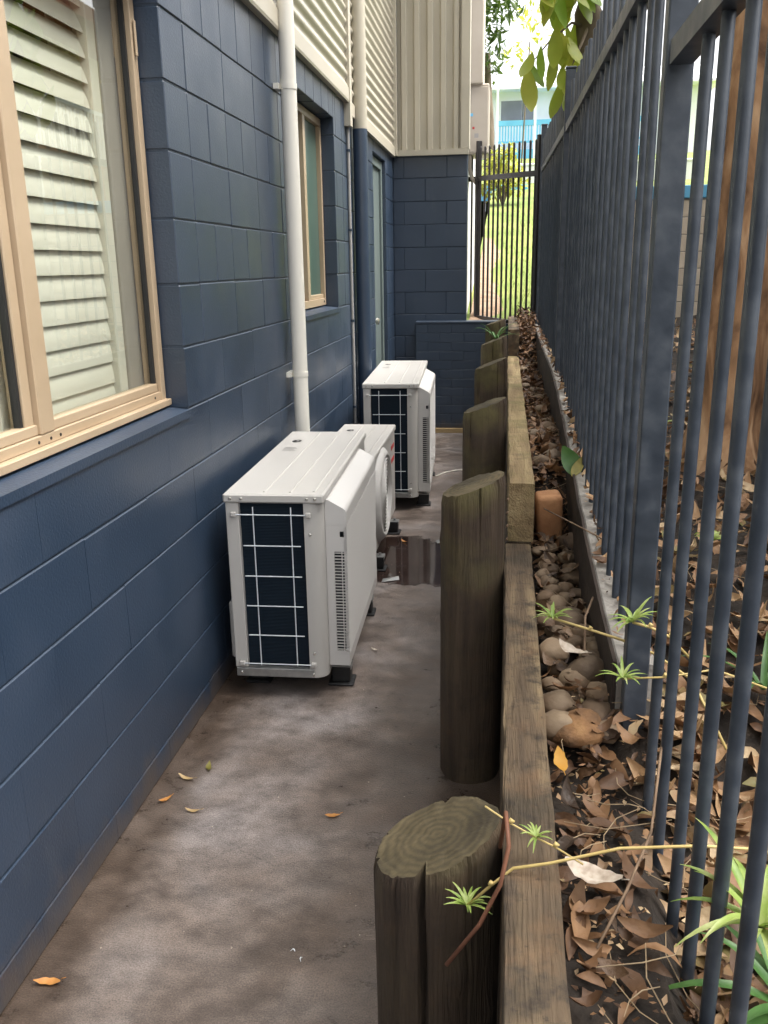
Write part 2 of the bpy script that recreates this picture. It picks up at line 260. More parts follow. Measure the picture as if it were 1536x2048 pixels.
# ------------------------------------------------------------------ helpers
class MB:
    def __init__(s): s.v = []; s.f = []; s.t = []; s.mi = []
    def add(s, vs, fs, tint=0, mi=0):
        n = len(s.v); s.v += [tuple(p) for p in vs]; s.f += [tuple(i+n for i in q) for q in fs]; s.t += [tint]*len(fs); s.mi += [mi]*len(fs); return s
    def box(s, x0, x1, y0, y1, z0, z1, mi=0):
        return s.add([(x0, y0, z0), (x1, y0, z0), (x1, y1, z0), (x0, y1, z0), (x0, y0, z1), (x1, y0, z1), (x1, y1, z1), (x0, y1, z1)],
                     [(0, 3, 2, 1), (4, 5, 6, 7), (0, 1, 5, 4), (1, 2, 6, 5), (2, 3, 7, 6), (3, 0, 4, 7)], mi=mi)
    def bbox(s, x0, x1, y0, y1, z0, z1, c):       # box with chamfered edges
        vs = []; idx = {}
        X, Y, Z = (x0, x1), (y0, y1), (z0, z1)
        for i in (0, 1):
            for j in (0, 1):
                for k in (0, 1):
                    sx, sy, sz = (1, -1)[i]*c, (1, -1)[j]*c, (1, -1)[k]*c
                    for a, p in enumerate(((X[i], Y[j]+sy, Z[k]+sz), (X[i]+sx, Y[j], Z[k]+sz), (X[i]+sx, Y[j]+sy, Z[k]))):
                        idx[i, j, k, a] = len(vs); vs.append(p)
        fs = []
        def q(*ks): fs.append(tuple(idx[k] for k in ks))
        for i in (0, 1):
            o = [(0, 0), (1, 0), (1, 1), (0, 1)]
            if i == 0: o = o[::-1]
            q(*[(i, a, b, 0) for a, b in o]); o2 = o[::-1]
            q(*[(a, i, b, 1) for a, b in o2]); q(*[(a, b, i, 2) for a, b in o])
        for a in (0, 1):
            for b in (0, 1):
                f1 = [(a, b, 0, 0), (a, b, 1, 0), (a, b, 1, 1), (a, b, 0, 1)]; f2 = [(a, 0, b, 0), (a, 0, b, 2), (a, 1, b, 2), (a, 1, b, 0)]; f3 = [(0, a, b, 1), (1, a, b, 1), (1, a, b, 2), (0, a, b, 2)]
                if a == b: f1 = f1[::-1]
                if a == b: f2 = f2[::-1]
                if a == b: f3 = f3[::-1]
                q(*f1[::-1]); q(*f2[::-1]); q(*f3[::-1])
        for i in (0, 1):
            for j in (0, 1):
                for k in (0, 1):
                    t = [(i, j, k, 0), (i, j, k, 1), (i, j, k, 2)]
                    q(*(t if (i+j+k) % 2 else t[::-1]))
        return s.add(vs, fs)
    def tube(s, pts, r, n=8, cap=True, tint=0, mi=0):
        pts = [Vector(p) for p in pts]; m = len(pts); rs = r if isinstance(r, (list, tuple)) else [r]*m
        vs = []; fs = []; ref = None
        for i, p in enumerate(pts):
            d = (pts[min(i+1, m-1)]-pts[max(i-1, 0)]).normalized()
            if ref is None: ref = Vector((1, 0, 0)) if abs(d.x) < .9 else Vector((0, 1, 0))
            a = (ref-d*ref.dot(d)).normalized(); b = d.cross(a); ref = a
            for k in range(n):
                t = 2*math.pi*k/n; vs.append(p+(a*math.cos(t)+b*math.sin(t))*rs[i])
        for i in range(m-1):
            for k in range(n):
                k2 = (k+1) % n; fs.append((i*n+k, i*n+k2, (i+1)*n+k2, (i+1)*n+k))
        if cap: fs.append(tuple(range(n))[::-1]); fs.append(tuple((m-1)*n+k for k in range(n)))
        return s.add(vs, fs, tint, mi)
    def prism(s, poly, axis, a, b):               # poly: 2d points in the two other axes (cyclic order), extruded a..b along axis
        n = len(poly)
        def P(p, t):
            if axis == 0: return (t, p[0], p[1])
            if axis == 1: return (p[0], t, p[1])
            return (p[0], p[1], t)
        vs = [P(p, a) for p in poly]+[P(p, b) for p in poly]
        fs = [tuple(range(n))[::-1], tuple(range(n, 2*n))]+[(i, (i+1) % n, n+(i+1) % n, n+i) for i in range(n)]
        if axis == 1: fs = [f[::-1] for f in fs]
        return s.add(vs, fs)
    def mesh(s, name, mats, smooth=False):
        me = bpy.data.meshes.new(name); me.from_pydata(s.v, [], s.f)
        for m in (mats if isinstance(mats, (list, tuple)) else [mats]): me.materials.append(MATS[m])
        if any(s.mi): me.polygons.foreach_set('material_index', s.mi)
        if any(s.t):
            a = me.attributes.new('tint', 'FLOAT', 'FACE'); a.data.foreach_set('value', s.t)
        if smooth:
            me.polygons.foreach_set('use_smooth', [True]*len(s.f))
            if smooth != 'all': me.set_sharp_from_angle(angle=R(35))
        me.update(); return me
    def build(s, name, mats, parent=None, smooth=False, loc=None, rot=None):
        return link(name, s.mesh(name, mats, smooth), parent, loc, rot)
def link(name, me, parent=None, loc=None, rot=None):
    o = bpy.data.objects.new(name, me); COL.objects.link(o); o.parent = parent
    if loc is not None: o.location = loc
    if rot is not None: o.rotation_euler = rot
    return o
def tag(o, label=None, cat=None, group=None, kind=None):
    if label: o['label'] = label
    if cat: o['category'] = cat
    if group: o['group'] = group
    if kind: o['kind'] = kind
    return o
def empty(name, loc=(0, 0, 0), rz=0):
    o = bpy.data.objects.new(name, None); COL.objects.link(o); o.location = loc; o.rotation_euler = (0, 0, rz); o.empty_display_size = .1; return o
def smooth(a, b, t):
    t = max(0, min(1, (t-a)/(b-a))); return t*t*(3-2*t)
def lerp(a, b, t): return a+(b-a)*t

# ------------------------------------------------------------------ ground
def bed_z(y):        # soil level between sleepers and fence strip
    return lerp(lerp(.585, .82, smooth(2.95, 3.35, y)), 1.03, smooth(6.5, 7.1, y)) + .015*math.sin(y*7)
def strip_z(y): return lerp(.76, 1.03, smooth(1.6, 4.8, y))+.03*smooth(4.8, 8, y)
def garden_z(x, y):  # ground beyond the fence
    z = lerp(.54, .80, smooth(1.3, 2.4, y)); z = lerp(z, 1.0, smooth(2.4, 7, y))
    z += .05*noise.noise(Vector((x*1.3, y*1.3, 0)))+.10*(x-1.35)*smooth(1.35, 2.2, x)*(1-smooth(3, 6, x)) + .2*smooth(3, 6, x)
    return z
def lawn_z(x, y):
    z = 1.0+.165*max(0, y-9.2)
    if y > 24: z = 1.0+.165*14.8+.13*(min(y, 60)-24)
    return z+.04*noise.noise(Vector((x*.8, y*.8, 3)))
def grid(xs, ys, zf, keep=lambda x, y: True):
    b = MB(); nx = len(xs); vs = [(x, y, zf(x, y)) for y in ys for x in xs]; fs = []
    for j in range(len(ys)-1):
        for i in range(nx-1):
            if keep((xs[i]+xs[i+1])/2, (ys[j]+ys[j+1])/2): fs.append((j*nx+i, j*nx+i+1, (j+1)*nx+i+1, (j+1)*nx+i))
    return b.add(vs, fs)
def rng(a, b, n): return [a+(b-a)*i/n for i in range(n+1)]

tag(grid(rng(-.02, 1.30, 12), rng(-2.5, 8.6, 60), lambda x, y: 0).build('concrete_path', 'concrete'), kind='structure')
def ground_z(x, y):
    g = garden_z(x, y) if x > 1.3 else bed_z(y)
    return lerp(g, lawn_z(x, y), smooth(7.6, 9.0, y))
bed = grid([1.16, 1.20, 1.24, 1.28, 1.312, 1.36, 1.42]+rng(1.5, 3.5, 20)+rng(3.8, 14, 20), rng(-1.5, 9.1, 90), lambda x, y: (bed_z(y) if y < 7.5 else ground_z(x, y))+.02*noise.noise(Vector((x*9, y*9, 1))) if x <= 1.312 else ground_z(x, y)+.015*noise.noise(Vector((x*9, y*9, 1)))).build('garden_bed', 'soil', smooth=True)
tag(bed, kind='structure')
xs = [-400, -150, -60, -25, -10, -4, -1, 0, .5]+rng(.66, 6, 18)+[8, 11, 14, 25, 60, 150, 400]
ys = rng(8.62, 26, 40)+[30, 36, 44, 52, 60, 75, 100, 150, 250, 500, 900]
tag(grid(xs, ys, lambda x, y: lawn_z(x, y)-.006, lambda x, y: not (x < .66 and y < 24)).build('lawn', 'lawn', smooth=True), kind='structure')
# reddish bare earth along the building wall beyond the gate
tag(grid(rng(.70, 1.5, 10), rng(8.7, 15, 30), lambda x, y: lawn_z(x, y)+.012-max(0, (x-.82-.05*math.sin(y*2)-.10*noise.noise(Vector((x*3, y*2, 0)))-.02*(14-y))*.25)).build('bare_earth', 'dirt', smooth=True), kind='structure')

# ------------------------------------------------------------------ main building
building = empty('building'); tag(building, 'navy painted block building with cream corrugated cladding above the concrete path', 'building')
Z0, CH = .09, .205
TOP = 2.60
OPEN = [(-1.5, 2.83, 1.115, 2.42), (4.66, 5.64, 1.32, 2.44), (7.27, 8.02, 0, 2.44)]
wall = MB()
def core(y0, y1, z0, z1): wall.box(-.13, -.0045, y0, y1, z0, z1)
core(-2.5, 2.83, -.1, 1.105); core(-2.5, 2.83, 2.43, TOP); core(2.835, 4.655, -.1, TOP); core(4.655, 5.645, -.1, 1.31); core(4.655, 5.645, 2.45, TOP)
core(5.645, 7.265, -.1, TOP); core(7.265, 8.025, 2.45, TOP); core(8.025, 8.6, -.1, TOP)
wallo = wall.build('wall', 'mortar_navy', building)
MESHC = {}
def block(y0, y1, z0, z1, gh, gv, parent, gr=None):
    gr = gv if gr is None else gr; gh = random.choice((.0042, .0062, .0085)); gv *= random.choice((.6, 1, 1.35)); gr *= random.choice((.6, 1, 1.35))
    key = (round(y1-y0, 3), round(z1-z0, 3), gh, gv, gr)
    if key not in MESHC:
        if max(gv, gr) > .0031: MESHC[key] = MB().bbox(-.105, 0, gv/2, y1-y0-gr/2, gh/2, z1-z0-gh/2, .0028).mesh('block', 'navy_paint')
        else:
            a, c_, h_ = gh/2, .0028, z1-z0-gh/2
            MESHC[key] = MB().prism([(-.1, a), (-c_, a), (0, a+c_), (0, h_-c_), (-c_, h_), (-.1, h_)], 1, .0004, y1-y0-.0004).mesh('block', 'navy_paint')
    link('block', MESHC[key], parent, (random.uniform(-.0012, .0012) if gv > .004 else random.uniform(-.0004, .0004), y0, z0))
def cut(y0, y1, z0, z1):
    parts = [(y0, y1, z0, z1)]
    for a, b, c, d in OPEN:
        out = []
        for (p, q, r, s) in parts:
            if q <= a+1e-6 or p >= b-1e-6 or s <= c+1e-6 or r >= d-1e-6: out.append((p, q, r, s)); continue
            if p < a: out.append((p, a, r, s))
            if q > b: out.append((b, q, r, s))
            if r < c: out.append((max(p, a), min(q, b), r, c))
            if s > d: out.append((max(p, a), min(q, b), d, s))
        parts = out
    return [t for t in parts if t[1]-t[0] > .02 and t[3]-t[2] > .02]
zs = [0]+[Z0+CH*k for k in range(13)]; zs[-1] = TOP
for k in range(len(zs)-1):
    z0, z1 = zs[k], zs[k+1]; upper = z0 > 1.3
    L_ = .41
    halves = upper and k % 2 == 0
    y = .21 if (k % 2) else .415
    y = 2.83-.41*7+(.205 if k % 2 else 0)
    while y < 8.5:
        e = min(y+L_, 8.55)
        if e > 1.1:
            segs = [(y, (y+e)/2), ((y+e)/2, e)] if halves and 2.8 < y < 5.9 else [(y, e)]
            for si, (a, b) in enumerate(segs):
                gl_, gr_ = (.0052, .0052) if upper else (.0022, .0022)
                if len(segs) == 2: gl_, gr_ = (.0056, .0014) if si == 0 else (.0014, .0056)
                for t in cut(a, b, z0, z1): block(*t, .0062, gl_, wallo, gr_)
        y = e if e < 8.5 else 9
    # the stretch behind the camera's left edge
    for t in cut(-2.5, 2.83-.41*7+(.205 if k % 2 else 0)+.41*2+(0), z0, z1):
        if t[0] < 1.0: block(t[0], min(t[1], 2.83-.41*5+(.205 if k % 2 else 0)), t[2], t[3], .0062, .0022, wallo)
# sills
def sill(y0, y1, z):
    b = MB(); b.prism([(-.13, z+.012), (.006, z-.004), (.006, z-.03), (-.13, z-.03)], 1, y0+.004, y1-.004); b.build('sill', 'navy_paint', wallo)
sill(-1.5, 2.83, 1.116); sill(4.66, 5.64, 1.321)
# interior behind the openings
rm = MB(); rm.box(-2.6, -2.55, -2.5, 8.6, -.1, 5); rm.box(-2.6, -.13, 3.1, 3.2, -.1, 2.7); rm.box(-2.6, -.13, -2.5, -2.4, -.1, 2.7); rm.box(-2.6, -.13, -2.5, 3.2, .2, .3); rm.box(-2.6, -.13, -2.5, 8.6, 2.68, 2.75)
rm.build('interior', 'room', building)

# upper wall: corrugated cladding with ribs running along the wall
def corr_y(y0, y1, z0, z1, name='cladding'):
    b = MB(); pitch = .076; n = int((z1-z0)/pitch*8); vs = []; fs = []
    for i in range(n+1):
        z = z0+(z1-z0)*i/n; x = .022+.009*math.sin(2*math.pi*(z-z0)/pitch)
        vs += [(x, y0, z), (x, y1, z)]
        if i: fs.append((2*i-2, 2*i-1, 2*i+1, 2*i))
    m = len(vs); vs += [(-.05, y0, z0), (-.05, y1, z0), (-.05, y0, z1), (-.05, y1, z1)]
    fs += [(m, m+1, 1, 0), (m+3, m+2, 2*n, 2*n+1)]
    b.add(vs, fs); return b.build(name, 'cream_metal', building, smooth='all')
corr_y(-2.5, 6.02, 2.66, 5.2); corr_y(6.18, 8.48, 2.58, 5.2)
f = MB(); f.prism([(-.06, TOP-.004), (.034, TOP-.012), (.038, TOP+.0), (.036, TOP+.075), (-.06, TOP+.08)], 1, -2.5, 6.02); f.build('flashing', 'cream_metal', building)
f = MB(); f.prism([(-.06, 2.53), (.034, 2.525), (.036, 2.60), (-.06, 2.605)], 1, 6.12, 8.485); f.build('flashing', 'cream_metal', building)
f = MB(); f.box(-.06, .042, 6.02, 6.10, 2.45, 5.2); f.build('corner_trim', 'cream_metal', building)
f = MB(); f.box(-.06, .05, 8.44, 8.52, 2.535, 5.2); f.build('corner_trim', 'cream_metal', building)
# back return wall (faces the camera) : blocks below, vertical ribbed sheet above
bw = MB(); bw.box(-.1, .690, 8.555, 8.70, -.1, 2.60); bwo = bw.build('return_wall', 'mortar_navy', building)
for k in range(len(zs)-1):
    z0, z1 = zs[k], zs[k+1]
    x = -.1 if k % 2 else -.3
    while x < .69:
        a, b_ = max(x, .002), min(x+.4, .694)
        if b_-a > .03:
            key = ('r', round(b_-a, 3), round(z1-z0, 3))
            if key not in MESHC: MESHC[key] = MB().bbox(.002, b_-a-.002, 0, .1, .003, z1-z0-.003, .0028).mesh('block', 'navy_paint')
            link('block', MESHC[key], bwo, (a, 8.55+random.uniform(-.001, .001), z0))
        x += .4
def ribbed(x0, x1, z0, z1, y):
    prof = []; p = .118; x = x0
    while x < x1-1e-6:
        for dx, d in ((0, 0), (.030, 0), (.042, .026), (.080, .026), (.092, 0)):
            if x+dx < x1: prof.append((x+dx, y-d))
        x += p
    prof.append((x1, y)); b = MB(); vs = []; fs = []
    for i, (px, py) in enumerate(prof):
        vs += [(px, py, z0), (px, py, z1)]
        if i: fs.append((2*i-2, 2*i, 2*i+1, 2*i-1))
    b.add(vs, fs); return b.build('cladding', 'cream_metal', building)
ribbed(.05, .64, 2.58, 5.2, 8.545)
f = MB(); f.box(.0, .70, 8.50, 8.56, 2.535, 2.585); f.build('flashing', 'cream_metal', building)
f = MB(); f.box(.63, .705, 8.505, 8.70, 2.588, 5.2); f.build('corner_trim', 'cream_metal', building)
# flank of the rear part (pale wall seen beyond the return wall), roof
f = MB(); f.box(-8, .660, 8.705, 14, -.2, 5.2); f.build('side_wall', 'pale_paint', building)
f = MB(); f.bbox(.6605, .80, 9.25, 9.85, 3.25, 5.2, .01); f.build('pier', 'box_beige', building)
f = MB(); f.box(-8, .48, -2.6, 8.45, 5.205, 5.35); f.box(-8, 1.1, 8.0, 14.4, 5.36, 5.5); f.build('roof', 'cream_metal', building)  # unseen rear eave carried forward to block sky above the return wall
# big window -------------------------------------------------------------
def window_big():
    w = empty('window'); w.parent = building; tag(w, label='large tan framed sliding window with louvred shutters inside')
    x0, x1 = -.135, -.075
    b = MB(); b.bbox(x0, x1, 2.79, 2.826, 1.135, 2.412, .002); b.build('frame', 'frame_tan', w)
    b = MB(); b.bbox(x0, x1, -1.4, 2.826, 2.380, 2.414, .002); b.build('frame', 'frame_tan', w)
    b = MB(); b.bbox(x0, x1+.018, -1.4, 2.827, 1.128, 1.150, .002); b.bbox(x0, x1-.004, -1.4, 2.826, 1.1505, 1.178, .002); b.build('frame', 'frame_tan', w)
    b = MB(); b.bbox(x0+.01, x1-.012, -1.4, 2.788, 1.179, 1.205, .002); b.build('bottom_rail', 'frame_tan', w)
    b = MB(); b.bbox(x0, x1-.002, 2.005, 2.075, 1.179, 2.379, .003); b.bbox(x0, x1-.018, 1.965, 2.004, 1.179, 2.379, .003); b.build('mullion', 'frame_tan', w)
    b = MB(); b.box(-.108, -.092, 2.779, 2.789, 1.206, 2.378); b.box(-.108, -.092, 2.0765, 2.778, 2.369, 2.3785); b.box(-.118, -.10, 1.952, 1.964, 1.206, 2.378); b.build('seal', 'seal_black', w)
    for y0, y1, x in ((2.0765, 2.779, -.104), (-1.4, 1.952, -.112)):
        b = MB(); b.add([(x, y0, 1.2055), (x, y1, 1.2055), (x, y1, 2.3685), (x, y0, 2.3685)], [(0, 1, 2, 3)]); b.build('pane', 'window_glass', w)
    for y in (2.74, 2.10, 2.05, 1.99):
        b = MB(); b.tube([(-.080, y, 1.163), (-.0775, y, 1.163)], .0045, 8); b.build('drain_hole', 'seal_black', w)
    # plantation shutter slats and stiles
    z = 1.20; k = 0
    while z < 2.42:
        tilt = .20+.24*smooth(1.3, 2.3, z)
        b = MB(); n = 6; h = .046; pr = []
        for i in range(n+1):
            t = i/n*2-1; pr.append((.034*t*math.sin(tilt)+.004*(1-t*t), -h*.83*t*math.cos(tilt)))
        for i in range(n, -1, -1):
            t = i/n*2-1; pr.append((.034*t*math.sin(tilt)-.0025, -h*.83*t*math.cos(tilt)))
        b.prism(pr, 1, 2.09, 2.635); b.build('slat', 'shutter', w, loc=(-.170, 0, z), smooth=True)
        b2 = MB(); b2.prism(pr, 1, .6, 1.95); b2.build('slat', 'shutter', w, loc=(-.170, 0, z), smooth=True)
        z += .0665
    b = MB(); b.bbox(-.190, -.145, 2.637, 2.690, 1.13, 2.45, .003); b.bbox(-.190, -.150, 1.955, 2.085, 1.13, 2.45, .003); b.build('shutter_stile', 'shutter', w)
    b = MB(); b.bbox(-.175, -.136, 2.6905, 2.80, 1.10, 2.46, .003); b.build('reveal_lining', 'box_beige', w)
    b = MB(); vs = []; fs = []
    for i in range(41):
        y = 2.70+i*.40/40; x = -.30+.02*math.sin(i*.9)
        vs += [(x, y, 1.0), (x, y, 2.6)]
        if i: fs.append((2*i-2, 2*i-1, 2*i+1, 2*i))
    b.add(vs, fs); b.build('curtain', 'curtain', w, smooth='all')
    b = MB(); b.bbox(-.072, -.066, 2.80, 2.812, 2.20, 2.30, .002); b.build('latch', 'frame_tan', w)
window_big()
def window_small():
    w = empty('window'); w.parent = building; tag(w, label='narrow tan framed window with green frosted glass')
    x0, x1 = -.13, -.078
    for a in ((4.668, 5.632, 1.337, 1.38), (4.668, 5.632, 2.392, 2.434), (4.668, 4.705, 1.3805, 2.3915), (5.597, 5.632, 1.3805, 2.3915), (5.13, 5.185, 1.3805, 2.3915)):
        b = MB(); b.bbox(x0, x1, *a, .002); b.build('frame', 'frame_tan', w)
    b = MB(); b.bbox(x0+.01, x1-.01, 5.1855, 5.5965, 1.3805, 1.405, .002); b.build('frame', 'frame_tan', w)
    for a in ((4.7055, 5.1295), (5.1855, 5.5965)):
        b = MB(); b.box(-.112, -.104, *a, 1.4055, 2.3915); b.build('pane', 'frosted', w)
    b = MB(); b.tube([(-.077, 5.56, 1.36), (-.074, 5.56, 1.36)], .007, 8); b.build('drain_hole', 'seal_black', w)
window_small()
def door():
    w = empty('door'); w.parent = building; tag(w, label='plain grey green door with a round knob')
    b = MB(); b.bbox(-.09, -.05, 7.345, 7.945, .02, 2.365, .002); b.build('leaf_panel', 'door_paint', w)
    for a in ((7.276, 7.3445, 0.0, 2.434), (7.9455, 8.014, 0.0, 2.434), (7.345, 7.945, 2.366, 2.434)):
        b = MB(); b.bbox(-.12, -.03, *a, .003); b.build('frame', 'door_paint' , w)
    b = MB(); b.tube([(-.05, 7.42, 1.12), (-.02, 7.42, 1.12), (-.015, 7.42, 1.12), (.005, 7.42, 1.12), (.012, 7.42, 1.12)], [.012, .012, .028, .030, .016], 14); b.tube([(-.05, 7.42, 1.12), (-.045, 7.42, 1.12)], .034, 14)
    b.build('handle', 'knob', w, smooth=True)
door()

# pipes ------------------------------------------------------------------
dp = empty('downpipe', (.062, 4.235, 0)); tag(dp, 'cream white round downpipe running the full height of the navy wall', 'downpipe')
b = MB(); b.tube([(0, 0, z) for z in (0, 1.5, 3.2, 5.2)], .037, 24); b.build('pipe', 'cream_pipe', dp, smooth=True)
for z in (1.05, 2.35, 3.6):
    b = MB(); b.tube([(0, 0, z), (0, 0, z+.025)], .0395, 24); b.box(-.06, -.035, -.044, .044, z, z+.024); b.build('bracket', 'cream_pipe', dp, smooth=True)
dp = empty('downpipe', (.058, 6.30, 0)); tag(dp, 'round downpipe cream above and navy below, standing before the grey door', 'downpipe')
b = MB(); b.tube([(0, 0, 2.465), (0, 0, 5.2)], .050, 24); b.build('upper_pipe', 'cream_metal', dp, smooth=True)
b = MB(); b.tube([(0, 0, 0), (0, 0, 2.4645)], .050, 24); b.build('lower_pipe', 'navy_paint', dp, smooth=True)
cd = empty('conduit', (.012, 6.085, 0)); tag(cd, 'thin pale conduit clipped to the navy wall beside the two-tone downpipe', 'conduit')
b = MB(); b.tube([(0, 0, .25), (.002, .003, .9), (0, -.002, 1.6), (0, 0, 2.45)], .010, 8); b.build('pipe', 'grey_print', cd, smooth=True)
for z in (.6, 1.2, 1.8, 2.3):
    b = MB(); b.box(-.011, .012, -.014, .014, z, z+.015); b.build('clip', 'navy_paint', cd)
# low brick wall in the far corner
lw = empty('low_wall', (.225, 8.36, 0)); tag(lw, 'low navy painted brick wall with flat top in the far corner', 'wall')
b = MB(); b.box(.002, .845, .004, .18, -.05, 1.035); core_ = b.build('core', 'mortar_navy', lw)
b = MB(); b.bbox(-.004, .848, -.006, .182, 1.036, 1.056, .003); b.build('coping', 'navy_paint', lw)
bm_ = MB().bbox(.001, .2265, -.0, .05, .002, .0835, .002).mesh('brick', 'navy_paint'); bh_ = MB().bbox(.001, .1125, 0, .05, .002, .0835, .002).mesh('brick', 'navy_paint')
for r in range(12):
    x = 0
    if r % 2: link('brick', bh_, lw, (x, 0, .005+r*.0857)); x += .1135
    while x < .80:
        w_ = .2275 if x+.2275 < .86 else .1135
        link('brick', bm_ if w_ > .2 else bh_, lw, (x, random.uniform(-.001, .001), .005+r*.0857)); x += w_
tb = MB().bbox(.30, 1.07, 8.31, 8.345, .0, .045, .004).build('timber_batten', 'timber_raw'); tag(tb, 'raw pale timber batten lying along the foot of the low brick wall', 'timber')

# ------------------------------------------------------------------ air conditioners
def feet(u, xs, ys, zt):
    for x in xs:
        for y in ys:
            f_ = MB(); f_.bbox(x-.036, x+.036, y-.03, y+.03, .012, zt-.012, .004); f_.bbox(x-.05, x+.05, y-.045, y+.045, 0, .0115, .004); fo = f_.build('rubber_foot', 'rubber', u)
            f_ = MB(); f_.box(x-.038, x+.040, y-.030, y+.030, zt-.0115, zt-.008); f_.box(x+.0375, x+.040, y-.030, y+.030, zt-.022, zt-.0115); f_.build('bracket', 'galv', fo)
            f_ = MB(); f_.tube([(x+.015, y, zt-.0078), (x+.015, y, zt-.005)], .013, 12); f_.tube([(x+.015, y, zt-.005), (x+.015, y, zt+.006)], .008, 6); f_.build('bolt', 'galv', fo)
def screw(u, x, y, z, r=.0055):
    b = MB(); b.tube([(x, y, z), (x, y-.003, z), (x, y-.0045, z)], [r, r, r*.5], 8); b.build('screw', 'knob', u)
def screw_side(u, p, r=.0055): screw(u, *p, r)
def top_panel(u, D, L, H, ribs):
    b = MB(); b.bbox(-.006, D+.008, -.008, L+.008, H-.034, H, .006); o = b.build('top_panel', 'ac_white', u, smooth=True)
    for x in ribs:
        c = MB(); c.prism([(x-.007, H-.002), (x-.003, H+.003), (x+.003, H+.003), (x+.007, H-.002)], 1, .02, L-.02); c.build('rib', 'ac_white', o)
    c = MB(); c.bbox(D-.038, D-.028, .03, L-.02, H-.003, H+.003, .002); c.build('rib', 'ac_white', o)
    c = MB(); c.add([(.07+.022*math.cos(t), L*.80+.03*math.sin(t), H+.0012) for t in [i*math.pi/8 for i in range(16)]], [tuple(range(16))]); c.build('warning_mark', 'black_print', o)
    c = MB(); c.add([(.075+.007*math.cos(t), L*.80+.01*math.sin(t), H+.002) for t in [i*math.pi/8 for i in range(16)]], [tuple(range(16))]); c.build('warning_mark', 'ac_white', o)
    for i in range(4):
        y = L*.62+i*.022; c = MB(); c.add([(.045, y, H+.0012), (.105-.01*(i % 2), y, H+.0012), (.105-.01*(i % 2), y+.009, H+.0012), (.045, y+.009, H+.0012)], [(0, 1, 2, 3)]); c.build('printed_line', 'grey_print', o)
    return o
def guard(u, x0, x1, z0, z1, nz):
    b = MB(); xa, xb = x0+.052, x1-.052+.008
    for x in (xa, xb): 
        b = MB(); b.tube([(x, -.006, z0+.012), (x, -.006, z1-.012)], .0022, 6); b.build('guard_wire', 'wire', u)
    for i in range(nz):
        z = lerp(z0+.02, z1-.04, i/(nz-1)); e = .022 if i in (0, nz-1) else -.012
        b = MB(); b.tube([(x0-e, -.010, z), (x1+e, -.010, z)], .0022, 6); b.build('guard_wire', 'wire', u)
    for z in (z0+.02, z1-.04):
        for x in (x0-.02, x1+.018):
            b = MB(); b.bbox(x-.010, x+.010, -.014, .0, z-.009, z+.009, .003); b.build('wire_clip', 'ac_white', u)
